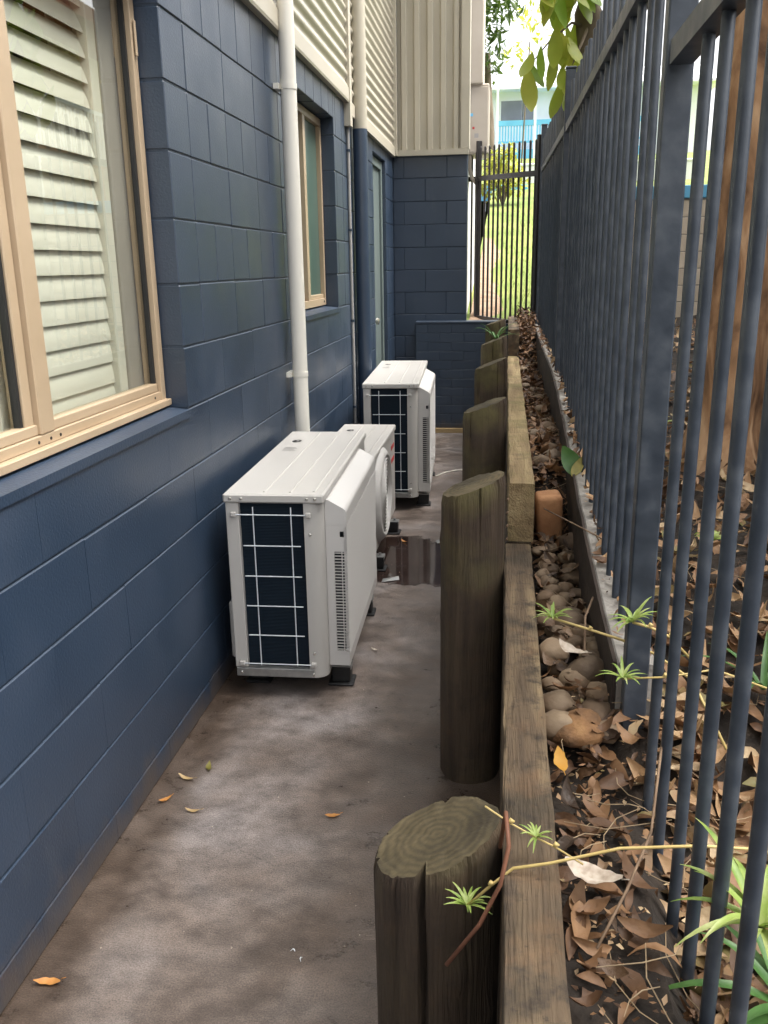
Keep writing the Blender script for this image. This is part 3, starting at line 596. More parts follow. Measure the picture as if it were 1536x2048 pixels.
def unit_big(loc, rz, L, label, H=.80):
    u = empty('air_conditioner', loc, rz); tag(u, label, 'air conditioner', 'outdoor air conditioning units along the wall')
    D, zb = .352, .086
    feet(u, (.055, D+.030), (.15, L-.34), zb)
    b = MB(); b.bbox(.004, D-.05, -.004, L+.002, zb, zb+.034, .002); b.build('base_pan', 'galv', u)
    b = MB(); b.bbox(0, .048, 0, .05, zb+.035, H-.034, .003); b.box(0, .02, .05, L, zb+.035, H-.034); b.build('rear_corner', 'ac_white', u)
    b = MB(); b.box(.0485, .284, .022, .06, zb+.035, H-.035); b.build('coil', 'coil', u)
    # front corner column: rounds from the end face to the front face
    pr = [(.285, 0), (D-.05, 0)]+[(D-.05+.05*math.sin(t), .05-.05*math.cos(t)) for t in [i*math.pi/12 for i in range(1, 7)]]+[(D, .09), (.285, .09)]
    b = MB(); b.prism(pr, 2, zb+.0, H-.0345); b.build('end_panel', 'ac_white', u, smooth=True)
    b = MB(); b.box(.06, D-.003, .0905, L, zb+.036, H-.036); b.build('inner_case', 'ac_dark', u)
    b = MB(); b.bbox(D-.004, D+.0005, L*.80, L, zb+.01, H-.0345, .001); b.bbox(D-.004, D+.0005, .0905, L*.80, H-.075, H-.0345, .001); b.bbox(D-.004, D+.0005, .0905, L*.80, zb+.01, zb+.035, .001); b.build('front_panel', 'ac_white', u)
    b = MB(); b.bbox(0.02, D-.004, L-.004, L, zb+.034, H-.035, .001); b.build('far_end_panel', 'ac_white', u)
    top_panel(u, D, L, H, (.14, .235))
    # moulded plastic fan grille standing proud of the front
    gz0, gz1, gy0, gy1, gx = zb+.03, H-.03, .052, L*.80, D+.078
    b = MB()
    b.prism([(D+.001, gz1-.004), (D+.012, gz1-.004), (gx-.010, gz1-.036), (gx-.003, gz1-.043), (gx, gz1-.052), (gx, gz1-.09), (gx, gz1-.10), (D+.001, gz1-.10)], 1, gy0, gy1)
    b.prism([(D+.001, gz0), (gx, gz0), (gx, gz0+.05), (D+.001, gz0+.05)], 1, gy0, gy1)
    for a, c in ((gy0, gy0+.010), (gy1-.01, gy1)): b.box(D+.001, gx, a, c, gz0+.0505, gz1-.1005) if a > .5 else None
    # near cheek of the grille, pierced by two columns of slits
    zt = gz1-.1005; s0, s1 = gz0+.06, gz1-.20; nslit = 33
    b.box(D+.001, D+.030, gy0, gy0+.008, gz0+.0505, zt)
    b.box(D+.0565, D+.0595, gy0, gy0+.008, s0, s1); b.box(D+.030, gx, gy0, gy0+.008, s1, zt-.045); b.box(D+.030, gx, gy0, gy0+.008, gz0+.0505, s0); b.box(D+.030, D+.052, gy0, gy0+.008, zt-.045, zt); b.box(gx-.010, gx, gy0, gy0+.008, zt-.045, zt); b.box(D+.052, gx-.01, gy0, gy0+.008, zt-.022, zt)
    for i in range(nslit):
        z = lerp(s0, s1, (i+.5)/nslit); h = (s1-s0)/nslit*.11
        b.box(D+.030, D+.0565, gy0, gy0+.008, z-h, z+h); b.box(D+.0595, gx, gy0, gy0+.008, z-h, z+h)
    g = b.build('fan_grille', 'ac_plastic', u)
    b = MB(); b.box(D+.002, D+.03, gy0+.06, gy1-.02, gz0+.05, gz1-.1); b.box(D+.03, gx-.02, gy0+.02, gy0+.026, gz0+.05, gz1-.1); b.build('fan_shroud', 'ac_dark', g)
    b = MB(); n = 52
    for i in range(n):
        z = lerp(gz0+.055, gz1-.105, (i+.5)/n); b.box(gx-.010, gx, gy0, gy1, z-.0032, z+.0032)
    for j in range(22):
        y = lerp(gy0+.01, gy1-.01, j/21); b.box(gx-.012, gx-.001, y-.0025, y+.0025, gz0+.05, gz1-.1)
    b.build('grille_bars', 'ac_plastic', g)
    # fan rotor behind the bars
    b = MB(); cy, cz = (gy0+gy1)/2, (gz0+gz1)/2
    for k in range(3):
        a = k*2*math.pi/3; vs = []
        for t in (-.5, .5):
            for r_ in (.06, .27): vs.append((D+.035+t*.02, cy+r_*math.cos(a+t), cz+r_*math.sin(a+t)))
        b.add(vs, [(0, 1, 3, 2)])
    b.tube([(D+.031, cy, cz), (D+.05, cy, cz)], .06, 16); b.build('fan', 'grey_print', g)
    guard(u, .05, .284, zb+.036, H-.036, 6)
    for p in ((.022, 0, H-.018-.0), (.062, -.0085, H-.016), (.30, -.0085, H-.016), (.33, -.0085, H-.016), (.306, 0, H-.15), (.305, 0, zb+.10), (.30, -.0045, zb+.018), (.025, -.0045, zb+.018)): screw(u, p[0], p[1] if p[1] else 0, p[2])
    screw(u, .022, -.0085, H-.016)
    b = MB(); b.box(D+.001, D+.003, L*.83, L*.95, H-.13, H-.10); b.build('badge', 'red_print', u)
    b = MB(); b.box(D+.001, D+.003, L*.86, L*.93, .45, .48); b.build('badge', 'red_print', u)
    b = MB(); b.bbox(-.03, -.001, .06, .20, .13, .36, .006); b.build('valve_cover', 'ac_white', u)
    return u
unit_big((.083, 2.895, 0), R(1.7), 1.19, 'white air conditioner with slatted square grille, closest to the large tan framed window')
unit_big((.165, 5.53, 0), R(2.6), 1.36, 'white air conditioner with slatted square grille standing before the navy downpipe and door', .845)
def unit_small():
    u = empty('air_conditioner', (.092, 4.22, 0), R(.2)); tag(u, 'smaller white air conditioner with round fan grille between the two larger ones', 'air conditioner', 'outdoor air conditioning units along the wall')
    D, H, zb, L = .31, .625, .086, 1.05
    feet(u, (.05, D+.01), (.15, L-.24), zb)
    b = MB(); b.bbox(.004, D-.03, -.003, L, zb, zb+.034, .002); b.build('base_pan', 'galv', u)
    b = MB(); b.bbox(0, .045, 0, .05, zb+.035, H-.034, .003); b.box(0, .02, .05, L, zb+.035, H-.034); b.build('rear_corner', 'ac_white', u)
    b = MB(); b.box(.0455, .22, .022, .06, zb+.035, H-.035); b.build('coil', 'coil', u)
    pr = [(.2205, 0), (D-.04, 0)]+[(D-.04+.04*math.sin(t), .04-.04*math.cos(t)) for t in [i*math.pi/12 for i in range(1, 7)]]+[(D, L-.001), (D-.012, L-.001), (D-.012, .05), (.2205, .05)]
    b = MB(); b.prism(pr, 2, zb, H-.0345); b.build('front_panel', 'ac_white', u, smooth=True)
    b = MB(); b.bbox(.02, D-.013, L-.004, L, zb+.034, H-.035, .001); b.build('far_end_panel', 'ac_white', u)
    top_panel(u, D, L, H, (.12, .20))
    guard(u, .05, .22, zb+.036, H-.036, 5)
    cy, cz, rr = .40, .352, .235
    b = MB(); n = 48; vs = []; fs = []
    prof = [(rr+.03, .0008), (rr+.012, .020), (rr-.008, .034), (rr-.022, .034), (rr-.028, .010)]
    for k in range(n):
        t = 2*math.pi*k/n
        for (q, h) in prof: vs.append((D+h, cy+q*math.cos(t)*1.12, cz+q*math.sin(t)))
    m = len(prof)
    for k in range(n):
        for i in range(m-1): fs.append((k*m+i, k*m+i+1, ((k+1) % n)*m+i+1, ((k+1) % n)*m+i))
    b.add(vs, fs); ring = b.build('fan_ring', 'ac_plastic', u, smooth='all')
    b = MB(); b.add([(D+.003, cy+rr*1.1*math.cos(i*math.pi/16), cz+rr*math.sin(i*math.pi/16)) for i in range(32)], [tuple(range(32))]); b.build('fan_shroud', 'ac_dark', ring)
    b = MB()
    for i in range(1, 12):
        q = (rr-.02)*i/12; pts = [(D+.030, cy+q*1.12*math.cos(t), cz+q*math.sin(t)) for t in [j*math.pi/18 for j in range(37)]]; b.tube(pts, .0042, 5, cap=False)
    for j in range(24):
        t = j*math.pi/12; b.tube([(D+.026, cy+.03*math.cos(t), cz+.03*math.sin(t)), (D+.026, cy+(rr-.02)*1.12*math.cos(t), cz+(rr-.02)*math.sin(t))], .003, 5)
    b.build('grille_bars', 'ac_plastic', ring, smooth='all')
    for z in (.50, .42): 
        b = MB(); b.box(D+.001, D+.003, L*.82, L*.95, z, z+.025); b.build('badge', 'red_print', u)
    screw(u, .02, -.0085, H-.016); screw(u, .24, -.0085, H-.016)
unit_small()

# ------------------------------------------------------------------ retaining wall and posts
rw = empty('retaining_wall', (1.08, 0, 0)); tag(rw, 'retaining wall of weathered timber sleepers stepping up beside the concrete path', 'retaining wall')
def sleeper(y0, y1, z1, x0, m, h=.197, w=.083):
    n = max(4, int((y1-y0)/.06)); vs = []; fs = []; random.seed(int(y0*100+z1*1000))
    c = .004
    pr = [(c, 0), (w-c, 0), (w, c), (w, h-c), (w-c, h), (w*.5, h), (c, h), (0, h-c), (0, h*.5), (0, c)]
    k = len(pr)
    for i in range(n+1):
        y = lerp(y0, y1, i/n)
        for (px, pz) in pr:
            j = .0018 if 0 < i < n else .0008
            vs.append((x0+px+random.uniform(-j, j), y+(random.uniform(-.002, .002) if i in (0, n) else 0), z1-h+pz+random.uniform(-j, j)))
        if i:
            for q in range(k): fs.append(((i-1)*k+q, (i-1)*k+(q+1) % k, i*k+(q+1) % k, i*k+q))
    fs = [f_[::-1] for f_ in fs]
    fs.append(tuple(range(k))); fs.append(tuple(n*k+q for q in range(k))[::-1])
    MB().add(vs, fs).build('sleeper', m, rw, smooth=True)
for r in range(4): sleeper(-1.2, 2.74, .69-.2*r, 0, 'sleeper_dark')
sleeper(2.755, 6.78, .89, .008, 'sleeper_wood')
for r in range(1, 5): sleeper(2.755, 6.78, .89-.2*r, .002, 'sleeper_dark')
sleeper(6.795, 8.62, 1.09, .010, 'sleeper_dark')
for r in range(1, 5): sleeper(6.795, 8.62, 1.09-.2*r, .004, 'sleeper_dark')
# nails in the end grain
for i in range(4):
    b = MB(); b.tube([(1.0835-1.08+.004, 2.752, .84-i*.045), (.0045, 2.738, .838-i*.045)], .003, 6); b.build('nail', 'twig', rw)
def log(x, y, r, zt, sl, label, crack=None, seed=0):
    random.seed(seed); n = 132; ph = random.random()*6
    b = MB(); zs_ = [0]+[i/26 for i in range(1, 26)]+[.975, 1.0]; m = len(zs_); vs = []; fs = []
    checks = [(random.random()*6.28, random.uniform(.025, .045), random.uniform(.05, .12), random.uniform(.15, .7), random.uniform(-.15, .15)) for _ in range(9)]
    if crack is not None: checks.append((crack, .075, .34, 0.0, .12))
    knots = [(random.random()*6.28, random.uniform(.2, .9)) for _ in range(3)]
    for i, t in enumerate(zs_):
        for k in range(n):
            a = 2*math.pi*k/n; c, s_ = math.cos(a), math.sin(a)
            q = r*(1+.03*math.sin(a*2+ph)+.018*math.sin(a*5+ph*2)+.02*noise.noise(Vector((c*2, s_*2, t*1.5+seed)))+.007*noise.noise(Vector((c*14, s_*14, t*.9+seed)))+.006*noise.noise(Vector((c*40, s_*40, t*2+seed))))
            for (ca, w_, dp, t0, lean) in checks:
                da = (a-ca-lean*(1-t)+.03*noise.noise(Vector((t*5, ca, 0)))+math.pi) % (2*math.pi)-math.pi
                if abs(da) < w_: q -= r*dp*smooth(t0, 1.0, t)*(1-abs(da)/w_)
            for (ka, kt) in knots:
                da = (a-ka+math.pi) % (2*math.pi)-math.pi; d2 = (da*r/.022)**2+((t-kt)*zt/.03)**2
                q += .006*math.exp(-d2)
            if t > .99: q -= .004+.004*abs(noise.noise(Vector((c*9, s_*9, seed))))
            top = zt+sl*c*q/r+.004*noise.noise(Vector((c*4, s_*4, seed+5)))
            vs.append((q*c, q*s_, t*top))
        if i:
            for k in range(n): fs.append(((i-1)*n+k, (i-1)*n+(k+1) % n, i*n+(k+1) % n, i*n+k))
    b.add(vs, fs)
    ring = vs[(m-1)*n:]; cv = []; ss = (.93, .78, .6, .4, .2)
    for s in ss:
        for k in range(n):
            px, py, pz = ring[k]; pz2 = lerp(zt+sl*px*s/r, pz, s**6); cv.append((px*s, py*s, pz2+.0025*noise.noise(Vector((px*s*60, py*s*60, seed)))+.002*noise.noise(Vector((px*s*18, py*s*18, seed)))))
    cv.append((0, 0, zt)); f2 = []; base = len(vs); ns = len(ss)
    for k in range(n): f2.append(((m-1)*n+k, (m-1)*n+(k+1) % n, base+(k+1) % n, base+k))
    for j in range(ns-1):
        for k in range(n): f2.append((base+j*n+k, base+j*n+(k+1) % n, base+(j+1)*n+(k+1) % n, base+(j+1)*n+k))
    for k in range(n): f2.append((base+(ns-1)*n+k, base+(ns-1)*n+(k+1) % n, base+ns*n))
    b.v += cv; b.f += f2; b.t += [0]*len(f2); b.mi += [1]*len(f2)
    o = b.build('timber_post', ['log_wood', 'log_end'], smooth=True, loc=(x, y, 0)); tag(o, label, 'post', 'round timber posts holding the retaining wall')
log(.970, 1.25, .104, .655, .040, 'short mossy round timber post with a long split, its growth rings showing', crack=-1.75, seed=1)
log(.983, 2.50, .096, .95, .034, 'tall round timber post with mossy slanted top beside the sleeper joint', seed=2)
log(.985, 3.78, .092, .985, .034, 'round timber post with pale slanted top, next after the sleeper joint post', seed=3)
log(.988, 5.05, .090, 1.025, .034, 'round timber post across from the gap between the farther air conditioners', seed=4)
log(.988, 6.25, .092, 1.055, .036, 'round timber post with a spider plant growing behind its top', seed=5)
log(.985, 7.55, .088, 1.10, .030, 'farthest round timber post close to the low brick wall', seed=6)

# ------------------------------------------------------------------ fence
FX = 1.35
sp = MB(); vs = []; fs = []
ysn = rng(1.72, 7.95, 50)
for i, y in enumerate(ysn):
    z = strip_z(y); j = .004*noise.noise(Vector((0, y*6, 0)))
    vs += [(1.315+j, y, z-.30), (1.315+j, y, z-.004), (1.319+j, y, z), (1.395+j, y, z), (1.398+j, y, z-.3)]
    if i:
        for q in range(4): fs.append(((i-1)*5+q, (i-1)*5+q+1, i*5+q+1, i*5+q))
fs = [f_[::-1] for f_ in fs]; fs += [(0, 1, 2, 3, 4)]
o = sp.add(vs, fs).build('concrete_edging', 'strip_concrete'); tag(o, 'narrow grey concrete edging strip under the navy picket fence', 'edging')
shade_mb = MB(); vs = []; fs = []  # added dark strip standing in for shade on the edging's left face
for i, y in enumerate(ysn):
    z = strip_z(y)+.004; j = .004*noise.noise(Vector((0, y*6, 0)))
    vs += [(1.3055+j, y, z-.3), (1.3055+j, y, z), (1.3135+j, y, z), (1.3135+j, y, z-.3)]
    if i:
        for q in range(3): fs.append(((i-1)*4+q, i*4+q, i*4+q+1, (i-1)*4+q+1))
shade_mb.add(vs, fs+[(0, 1, 2, 3)]).build('edging_shade', 'shade_brown', o)
def fence(y0, y1, r0, r1, pickets, label, zbot, above=.27, posts=(), low=True):
    f_ = empty('fence', (FX, (y0+y1)/2, 0)); tag(f_, label, 'fence'); oy = (y0+y1)/2
    s = (r1-r0)/(y1-y0)
    def rz(y): return r0+s*(y-y0)
    for name, off in (('rail', 0), ('rail', -1.05)):
        if off and not low: continue
        b = MB(); h = .038
        vs = []
        for y in (y0, y1):
            z = rz(y)+off if not off else zbot(y)+.10
            vs += [(-.019, y-oy, z-h), (.019, y-oy, z-h), (.019, y-oy, z), (-.019, y-oy, z)]
        b.add(vs, [(0, 1, 2, 3), (7, 6, 5, 4), (0, 4, 5, 1), (1, 5, 6, 2), (2, 6, 7, 3), (3, 7, 4, 0)]); b.build('rail', 'fence_paint', f_)
    for y in pickets:
        zt, zb = rz(y)+above, zbot(y)
        key = ('p', round(zt-zb, 2))
        if key not in MESHC:
            h = round(zt-zb, 2); MESHC[key] = MB().tube([(0, 0, 0), (0, 0, h*.33), (0, 0, h*.66), (0, 0, h-.006), (0, 0, h)], [.0096, .0096, .0096, .0096, .006], 12).mesh('picket', 'fence_paint', True)
        link('picket', MESHC[key], f_, (random.uniform(-.001, .001), y-oy+random.uniform(-.002, .002), zb), (random.uniform(-.002, .002), random.uniform(-.003, .003), random.random()*6))
    for y, zb, zt in posts:
        b = MB(); b.bbox(-.024, .024, y-oy-.021, y-oy+.021, zb, zt, .003); b.build('post', 'fence_paint', f_)
        b = MB(); b.bbox(-.026, .026, y-oy-.023, y-oy+.023, zt+.0005, zt+.012, .004); b.build('post_cap', 'fence_paint', f_)
gz = lambda y: garden_z(1.36, y)-.05
fence(-.9, 1.675, 1.925, 1.932, [1.466, 1.348, 1.205, 1.082, .966]+[.85-.117*i for i in range(14)], 'navy picket fence panel with lower rail, beside the leafy plants', gz, .30, low=False)
sz = lambda y: strip_z(y)-.02
fence(1.73, 4.60, 2.15, 2.215, [1.80+.134*i for i in range(21)], 'navy picket fence panel above the rocks, between the thick post and the middle post', sz, .16, posts=((1.705, .44, 2.36),), low=False)
fence(4.68, 7.80, 2.225, 2.335, [4.78+.134*i for i in range(23)], 'navy picket fence panel reaching the gate corner', sz, .22, posts=((4.645, .85, 2.46), (7.86, .9, 2.66)), low=False)
# gate panel standing at an angle across the end of the passage
ga, gb = Vector((1.32, 7.93, 0)), Vector((.665, 9.55, 0)); gl = (gb-ga).length; ang = math.atan2(gb.y-ga.y, gb.x-ga.x)
gt = empty('gate', ga, ang); tag(gt, 'black picket gate panel across the end of the passage with lawn behind', 'gate')
def gbar(name, p, q, w, h):
    b = MB(); (x0, z0), (x1, z1) = p, q
    b.add([(x0, -w, z0-h), (x0, w, z0-h), (x0, w, z0), (x0, -w, z0), (x1, -w, z1-h), (x1, w, z1-h), (x1, w, z1), (x1, -w, z1)], [(0, 3, 2, 1), (4, 5, 6, 7), (0, 1, 5, 4), (1, 2, 6, 5), (2, 3, 7, 6), (3, 0, 4, 7)]); b.build(name, 'gate_paint', gt)
gbar('rail', (.0, 2.325), (gl, 2.43), .018, .045); gbar('rail', (.0, 1.06), (gl, 1.06), .018, .035)
for i in range(14):
    x = .075+i*.122
    if x < gl: b = MB(); b.tube([(x, 0, 1.03), (x, 0, 2.56+x*.08), (x, 0, 2.57+x*.08)], [.011, .011, .005], 8); b.build('picket', 'gate_paint', gt)
b = MB(); b.bbox(gl-.30, gl-.25, -.025, .025, 1.0, 2.74, .003); b.build('post', 'gate_paint', gt)
b = MB(); b.bbox(-.045, .0, -.03, .03, 1.0, 2.60, .003); b.build('post', 'gate_paint', gt)
# meter box on the flank wall
mbx = empty('meter_box', (.662, 9.30, 2.62)); tag(mbx, 'beige electrical meter box on the pale side wall above the gate', 'meter box')
b = MB(); b.bbox(0, .20, 0, .42, 0, .64, .012); b.build('box', 'box_beige', mbx)
b = MB(); b.bbox(.012, .19, -.008, -.0005, .02, .61, .004); b.build('front_plate', 'box_beige', mbx)
for (x, z, c, r_) in ((.03, .36, 'house_blue', .014), (.05, .24, 'red_print', .010), (.08, .17, 'grey_print', .02)):
    b = MB(); b.box(x-r_, x+r_, -.0095, -.0085, z-r_, z+r_); b.build('sticker', c, mbx)
b = MB(); b.tube([(.10, .12, .0), (.10, .12, -.5), (.10, .12, -1.7)], .028, 10); b.build('conduit', 'gate_paint', mbx, smooth=True)
b = MB(); b.tube([(.02, .05, .0), (.015, .05, -.12), (.04, .05, -.22), (.09, .08, -.27)], .02, 10); b.build('conduit', 'box_beige', mbx, smooth=True)

# ------------------------------------------------------------------ stones in the bed
def stone(x, y, z, r, sq=(1, 1, .7), m='stone', seed=0, label=None):
    low = y < 3
    random.seed(seed); vs = []; fs = []; nu, nv = 12, 8
    for j in range(1, nv):
        for i in range(nu):
            a, t = 2*math.pi*i/nu, math.pi*j/nv
            d = Vector((math.sin(t)*math.cos(a), math.sin(t)*math.sin(a), math.cos(t))); q = r*(1+.28*noise.noise(d*1.3+Vector((seed*3.1, 0, 0)))+.1*noise.noise(d*3+Vector((0, seed, 0))))
            vs.append((d.x*q*sq[0], d.y*q*sq[1], d.z*q*sq[2]))
    vs += [(0, 0, r*sq[2]), (0, 0, -r*sq[2])]; T, B = len(vs)-2, len(vs)-1
    for j in range(nv-2):
        for i in range(nu): fs.append((j*nu+i, (j+1)*nu+i, (j+1)*nu+(i+1) % nu, j*nu+(i+1) % nu))
    for i in range(nu): fs.append((T, i, (i+1) % nu)); fs.append((B, (nv-2)*nu+(i+1) % nu, (nv-2)*nu+i))
    o = MB().add(vs, fs).build('stone', m, smooth='all', loc=(x, y, z), rot=(0, 0, seed*1.7)); tag(o, label or ('rounded brown stone heaped in the lower bed beside the lower sleeper' if low else 'rounded brown stone half buried in the upper bed beside the mossy higher sleeper'), 'stone', None if label else ('stones in the lower bed' if low else 'stones in the upper bed')); return o
random.seed(11); sid = 1; placed = []
tries = 0
while len(placed) < 46 and tries < 3000:
    tries += 1
    y = random.uniform(1.62, 2.85); x = random.uniform(1.19, 1.30); r = random.uniform(.022, .046)
    if any(math.hypot(x-a, y-b_) < (r+c)*.82 for a, b_, c in placed): continue
    placed.append((x, y, r))
for (x, y, r) in placed:
    sid += 1; stone(x, y, bed_z(y)+r*.5+.042, r, (1, random.uniform(.9, 1.3), random.uniform(.6, .85)), seed=sid)
random.seed(12); far_st = []
while len(far_st) < 24:
    y = random.uniform(3.35, 6.6); x = random.uniform(1.19, 1.29); r = random.uniform(.022, .042)
    if any(math.hypot(x-a, y-b_) < (r+c)*.9 for a, b_, c in far_st): continue
    far_st.append((x, y, r))
for (x, y, r) in far_st:
    sid += 1; stone(x, y, bed_z(y)+r*.3+.01, r, (1, 1.2, .7), seed=sid)
stone(1.27, 1.87, .66, .045, (1, 1.2, .9), seed=77); 
stone(1.24, 1.66, .632, .058, (1.1, .9, .6), m='rust_stone', seed=78, label='rust brown flat stone sunk in the leaf litter by the thick fence post')
import bmesh
bm = bmesh.new(); bmesh.ops.create_cube(bm, size=1); bmesh.ops.scale(bm, vec=(.09, .10, .16), verts=bm.verts); bmesh.ops.translate(bm, vec=(0, 0, .06), verts=bm.verts)
bmesh.ops.bevel(bm, geom=bm.edges[:], offset=.018, segments=4, affect='EDGES', profile=.5)
for v_ in bm.verts: v_.co += v_.co.normalized()*.006*noise.noise(v_.co*22)
me = bpy.data.meshes.new('terracotta_block'); bm.to_mesh(me); bm.free(); me.materials.append(MATS['terracotta']); me.polygons.foreach_set('use_smooth', [True]*len(me.polygons))
o = link('terracotta_block', me, loc=(1.232, 2.98, .665), rot=(R(3), R(-2), R(4))); tag(o, 'upright orange terracotta block wedged behind the higher sleeper', 'block')

# ------------------------------------------------------------------ leaves
def leaf_geo(L, W, curl, fold, twist=0, n=5, rag=0):
    vs = []; fs = []; bend = random.uniform(-.25, .25)*(1 if rag else 0)
    for i in range(n+1):
        t = i/n; w = W*.5*math.sin(math.pi*min(1, t*.96+.02))**.8*(1-.25*t)
        y = L*(t-.5); z = curl*L*.35*(2*t-1)**2; tw = twist*(t-.5); cx = bend*L*(t-.5)**2*2
        for s in (-1, 0, 1):
            x = s*w*(1+(random.uniform(-rag, rag) if 0 < i < n else 0)); zz = z+abs(s)*w*fold+(random.uniform(-.06, .06)*W if rag and s else 0)
            vs.append((cx+x*math.cos(tw), y+(random.uniform(-rag, rag)*L*.05 if s else 0), zz+x*math.sin(tw)))
        if i:
            for q in (0, 1): fs.append(((i-1)*3+q, (i-1)*3+q+1, i*3+q+1, i*3+q))
    return vs, fs
def xf(vs, M): return [M @ Vector(v) for v in vs]
def leaf_mesh(name, m, L, W, curl, fold, twist=0):
    b = MB(); v, f = leaf_geo(L, W, curl, fold, twist, 8, .10); b.add(v, f); b.tube([(0, -L*.5, curl*L*.35), (0, -L*.68, curl*L*.5)], [.0012, .0008], 5); return b.mesh(name, m, 'all')
def litter_spot(i, n):
    pass
random.seed(21)
LIT = MB()
def zone():
    r = random.random()
    if r < .30:
        y = random.uniform(.7, 8.4); x = random.uniform(1.175, 1.305); z = bed_z(y)
        if y > 7.6: z = ground_z(x, y)
        if 1.6 < y < 2.9: 
            z += .025 
    elif r < .85:
        y = .5+6.5*random.random()**1.4; x = 1.37+random.random()**1.6*2.2; z = garden_z(x, y)
    elif r < .89:
        y = random.uniform(1.75, 7.6); x = random.uniform(1.325, 1.40); z = strip_z(y)
    elif r < .93:
        y = random.uniform(6.9, 8.3); x = random.uniform(1.17, 1.30); z = bed_z(y)+random.uniform(0, .12)
    else:
        y = .5+1.3*random.random(); x = random.uniform(1.2, 1.5); z = garden_z(1.36, y)
    return x, y, z
def litter(n, layers):
    for i in range(n):
        x, y, z = zone()
        if x < 1.34 and ((1.6 < y < 2.95 and random.random() < .70) or (y <= 1.6 and random.random() < .45)): continue
        L = random.uniform(.04, .11)*(1 if x > 1.4 else .72); W = L*random.uniform(.32, .5)
        v, f = leaf_geo(L, W*random.uniform(.75, 1.25), random.uniform(-.9, 1.3), random.uniform(-.3, .9), random.uniform(-1.3, 1.3), 6, .15)
        if random.random() < .08: f = f[:random.randint(4, 8)]
        M = Matrix.Translation((x, y, z+random.uniform(.004, .035))) @ Matrix.Rotation(random.random()*6.28, 4, 'Z') @ Matrix.Rotation(random.gauss(0, .38), 4, 'X') @ Matrix.Rotation(random.gauss(0, .38), 4, 'Y')
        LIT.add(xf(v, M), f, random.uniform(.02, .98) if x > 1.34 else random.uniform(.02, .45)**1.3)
litter(6500, 1)
for i in range(9000):     # crumbs of broken leaf
    x, y, z = zone(); l = random.uniform(.004, .016); v, f = leaf_geo(l, l*random.uniform(.4, .9), random.uniform(-.5, .8), .3, 0, 2, .4)
    M = Matrix.Translation((x, y, z+random.uniform(.0, .022))) @ Matrix.Rotation(random.random()*6.28, 4, 'Z') @ Matrix.Rotation(random.gauss(0, .5), 4, 'X')
    LIT.add(xf(v, M), f, random.random()**1.5)
o = LIT.build('leaf_litter', 'litter_leaf', smooth='all'); tag(o, 'thick brown dead leaf litter covering the ground by the fence', 'leaf litter', kind='stuff')
# individually visible leaves on the bed
DL = [leaf_mesh('dead_leaf', 'dead_leaf', L, L*w, c, f_, t) for L, w, c, f_, t in ((.10, .40, 1.1, .7, 1.0), (.085, .36, -.9, .6, -1.1), (.12, .30, .9, .8, .6), (.07, .55, .5, .1, -.8), (.105, .48, -.5, .9, .9), (.11, .42, .5, .25, .3), (.13, .34, -.4, .4, -.5), (.09, .5, .8, .15, .7), (.12, .38, .2, .5, .1), (.075, .45, -.6, .3, .4))]
BL = [leaf_mesh('dead_leaf', 'bed_leaf', L, L*w, c, f_, t) for L, w, c, f_, t in ((.10, .40, 1.1, .7, 1.0), (.085, .36, -.9, .6, -1.1), (.11, .42, .5, .25, .3), (.07, .55, .5, .1, -.8), (.12, .34, -.4, .5, .6))]
random.seed(31)
for i in range(260):
    if i < 60: y = random.uniform(.8, 3.0); x = random.uniform(1.18, 1.31) if y > 1.65 else random.uniform(1.18, 1.62); 
    else: y = .8+3.2*random.random()**1.5; x = 1.39+.9*random.random()
    z = (bed_z(y)+(.03 if 1.6 < y < 2.9 else 0) if x < 1.312 else garden_z(x, y))+random.uniform(.03, .055)
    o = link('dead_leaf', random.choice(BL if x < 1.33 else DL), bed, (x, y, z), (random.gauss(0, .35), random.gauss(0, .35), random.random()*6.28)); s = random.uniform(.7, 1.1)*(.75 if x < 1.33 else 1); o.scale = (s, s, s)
# twigs among the litter
TW = MB(); random.seed(41)
for i in range(320):
    x, y, z = zone(); a = random.random()*6.28; l = random.uniform(.06, .22); p = []
    for t in (-.5, -.15, .2, .5): p.append((x+math.cos(a+t*.6)*l*t, y+math.sin(a+t*.6)*l*t, z+.035+.02*random.random()))
    if min(q[0] for q in p) < 1.17: continue
    TW.tube(p, [.0007, .0010, .0009, .0005], 5, tint=.5)
tag(TW.build('twigs', 'straw'), 'thin dry twigs and stalks strewn through the leaf litter', 'twigs', kind='stuff')
for p, r_, lab in (
    ([(1.205, 2.78, .80), (1.26, 2.55, .83), (1.33, 2.25, .87)], .0022, 'pale straight straw stalk leaning across the edging strip beyond the terracotta block'),
    ([(1.21, 1.02, .66), (1.26, 1.10, .70), (1.31, 1.22, .71), (1.345, 1.36, .80)], .0022, 'long thin curved brown twig lying in the bed before the short mossy post'),
    ([(1.30, 2.10, .76), (1.275, 2.02, .74), (1.265, 1.90, .70)], .0028, 'bent brown twig resting against the concrete edging strip')):
    tag(MB().tube(p, r_, 6).build('twig', 'twig', smooth='all'), lab, 'twig')
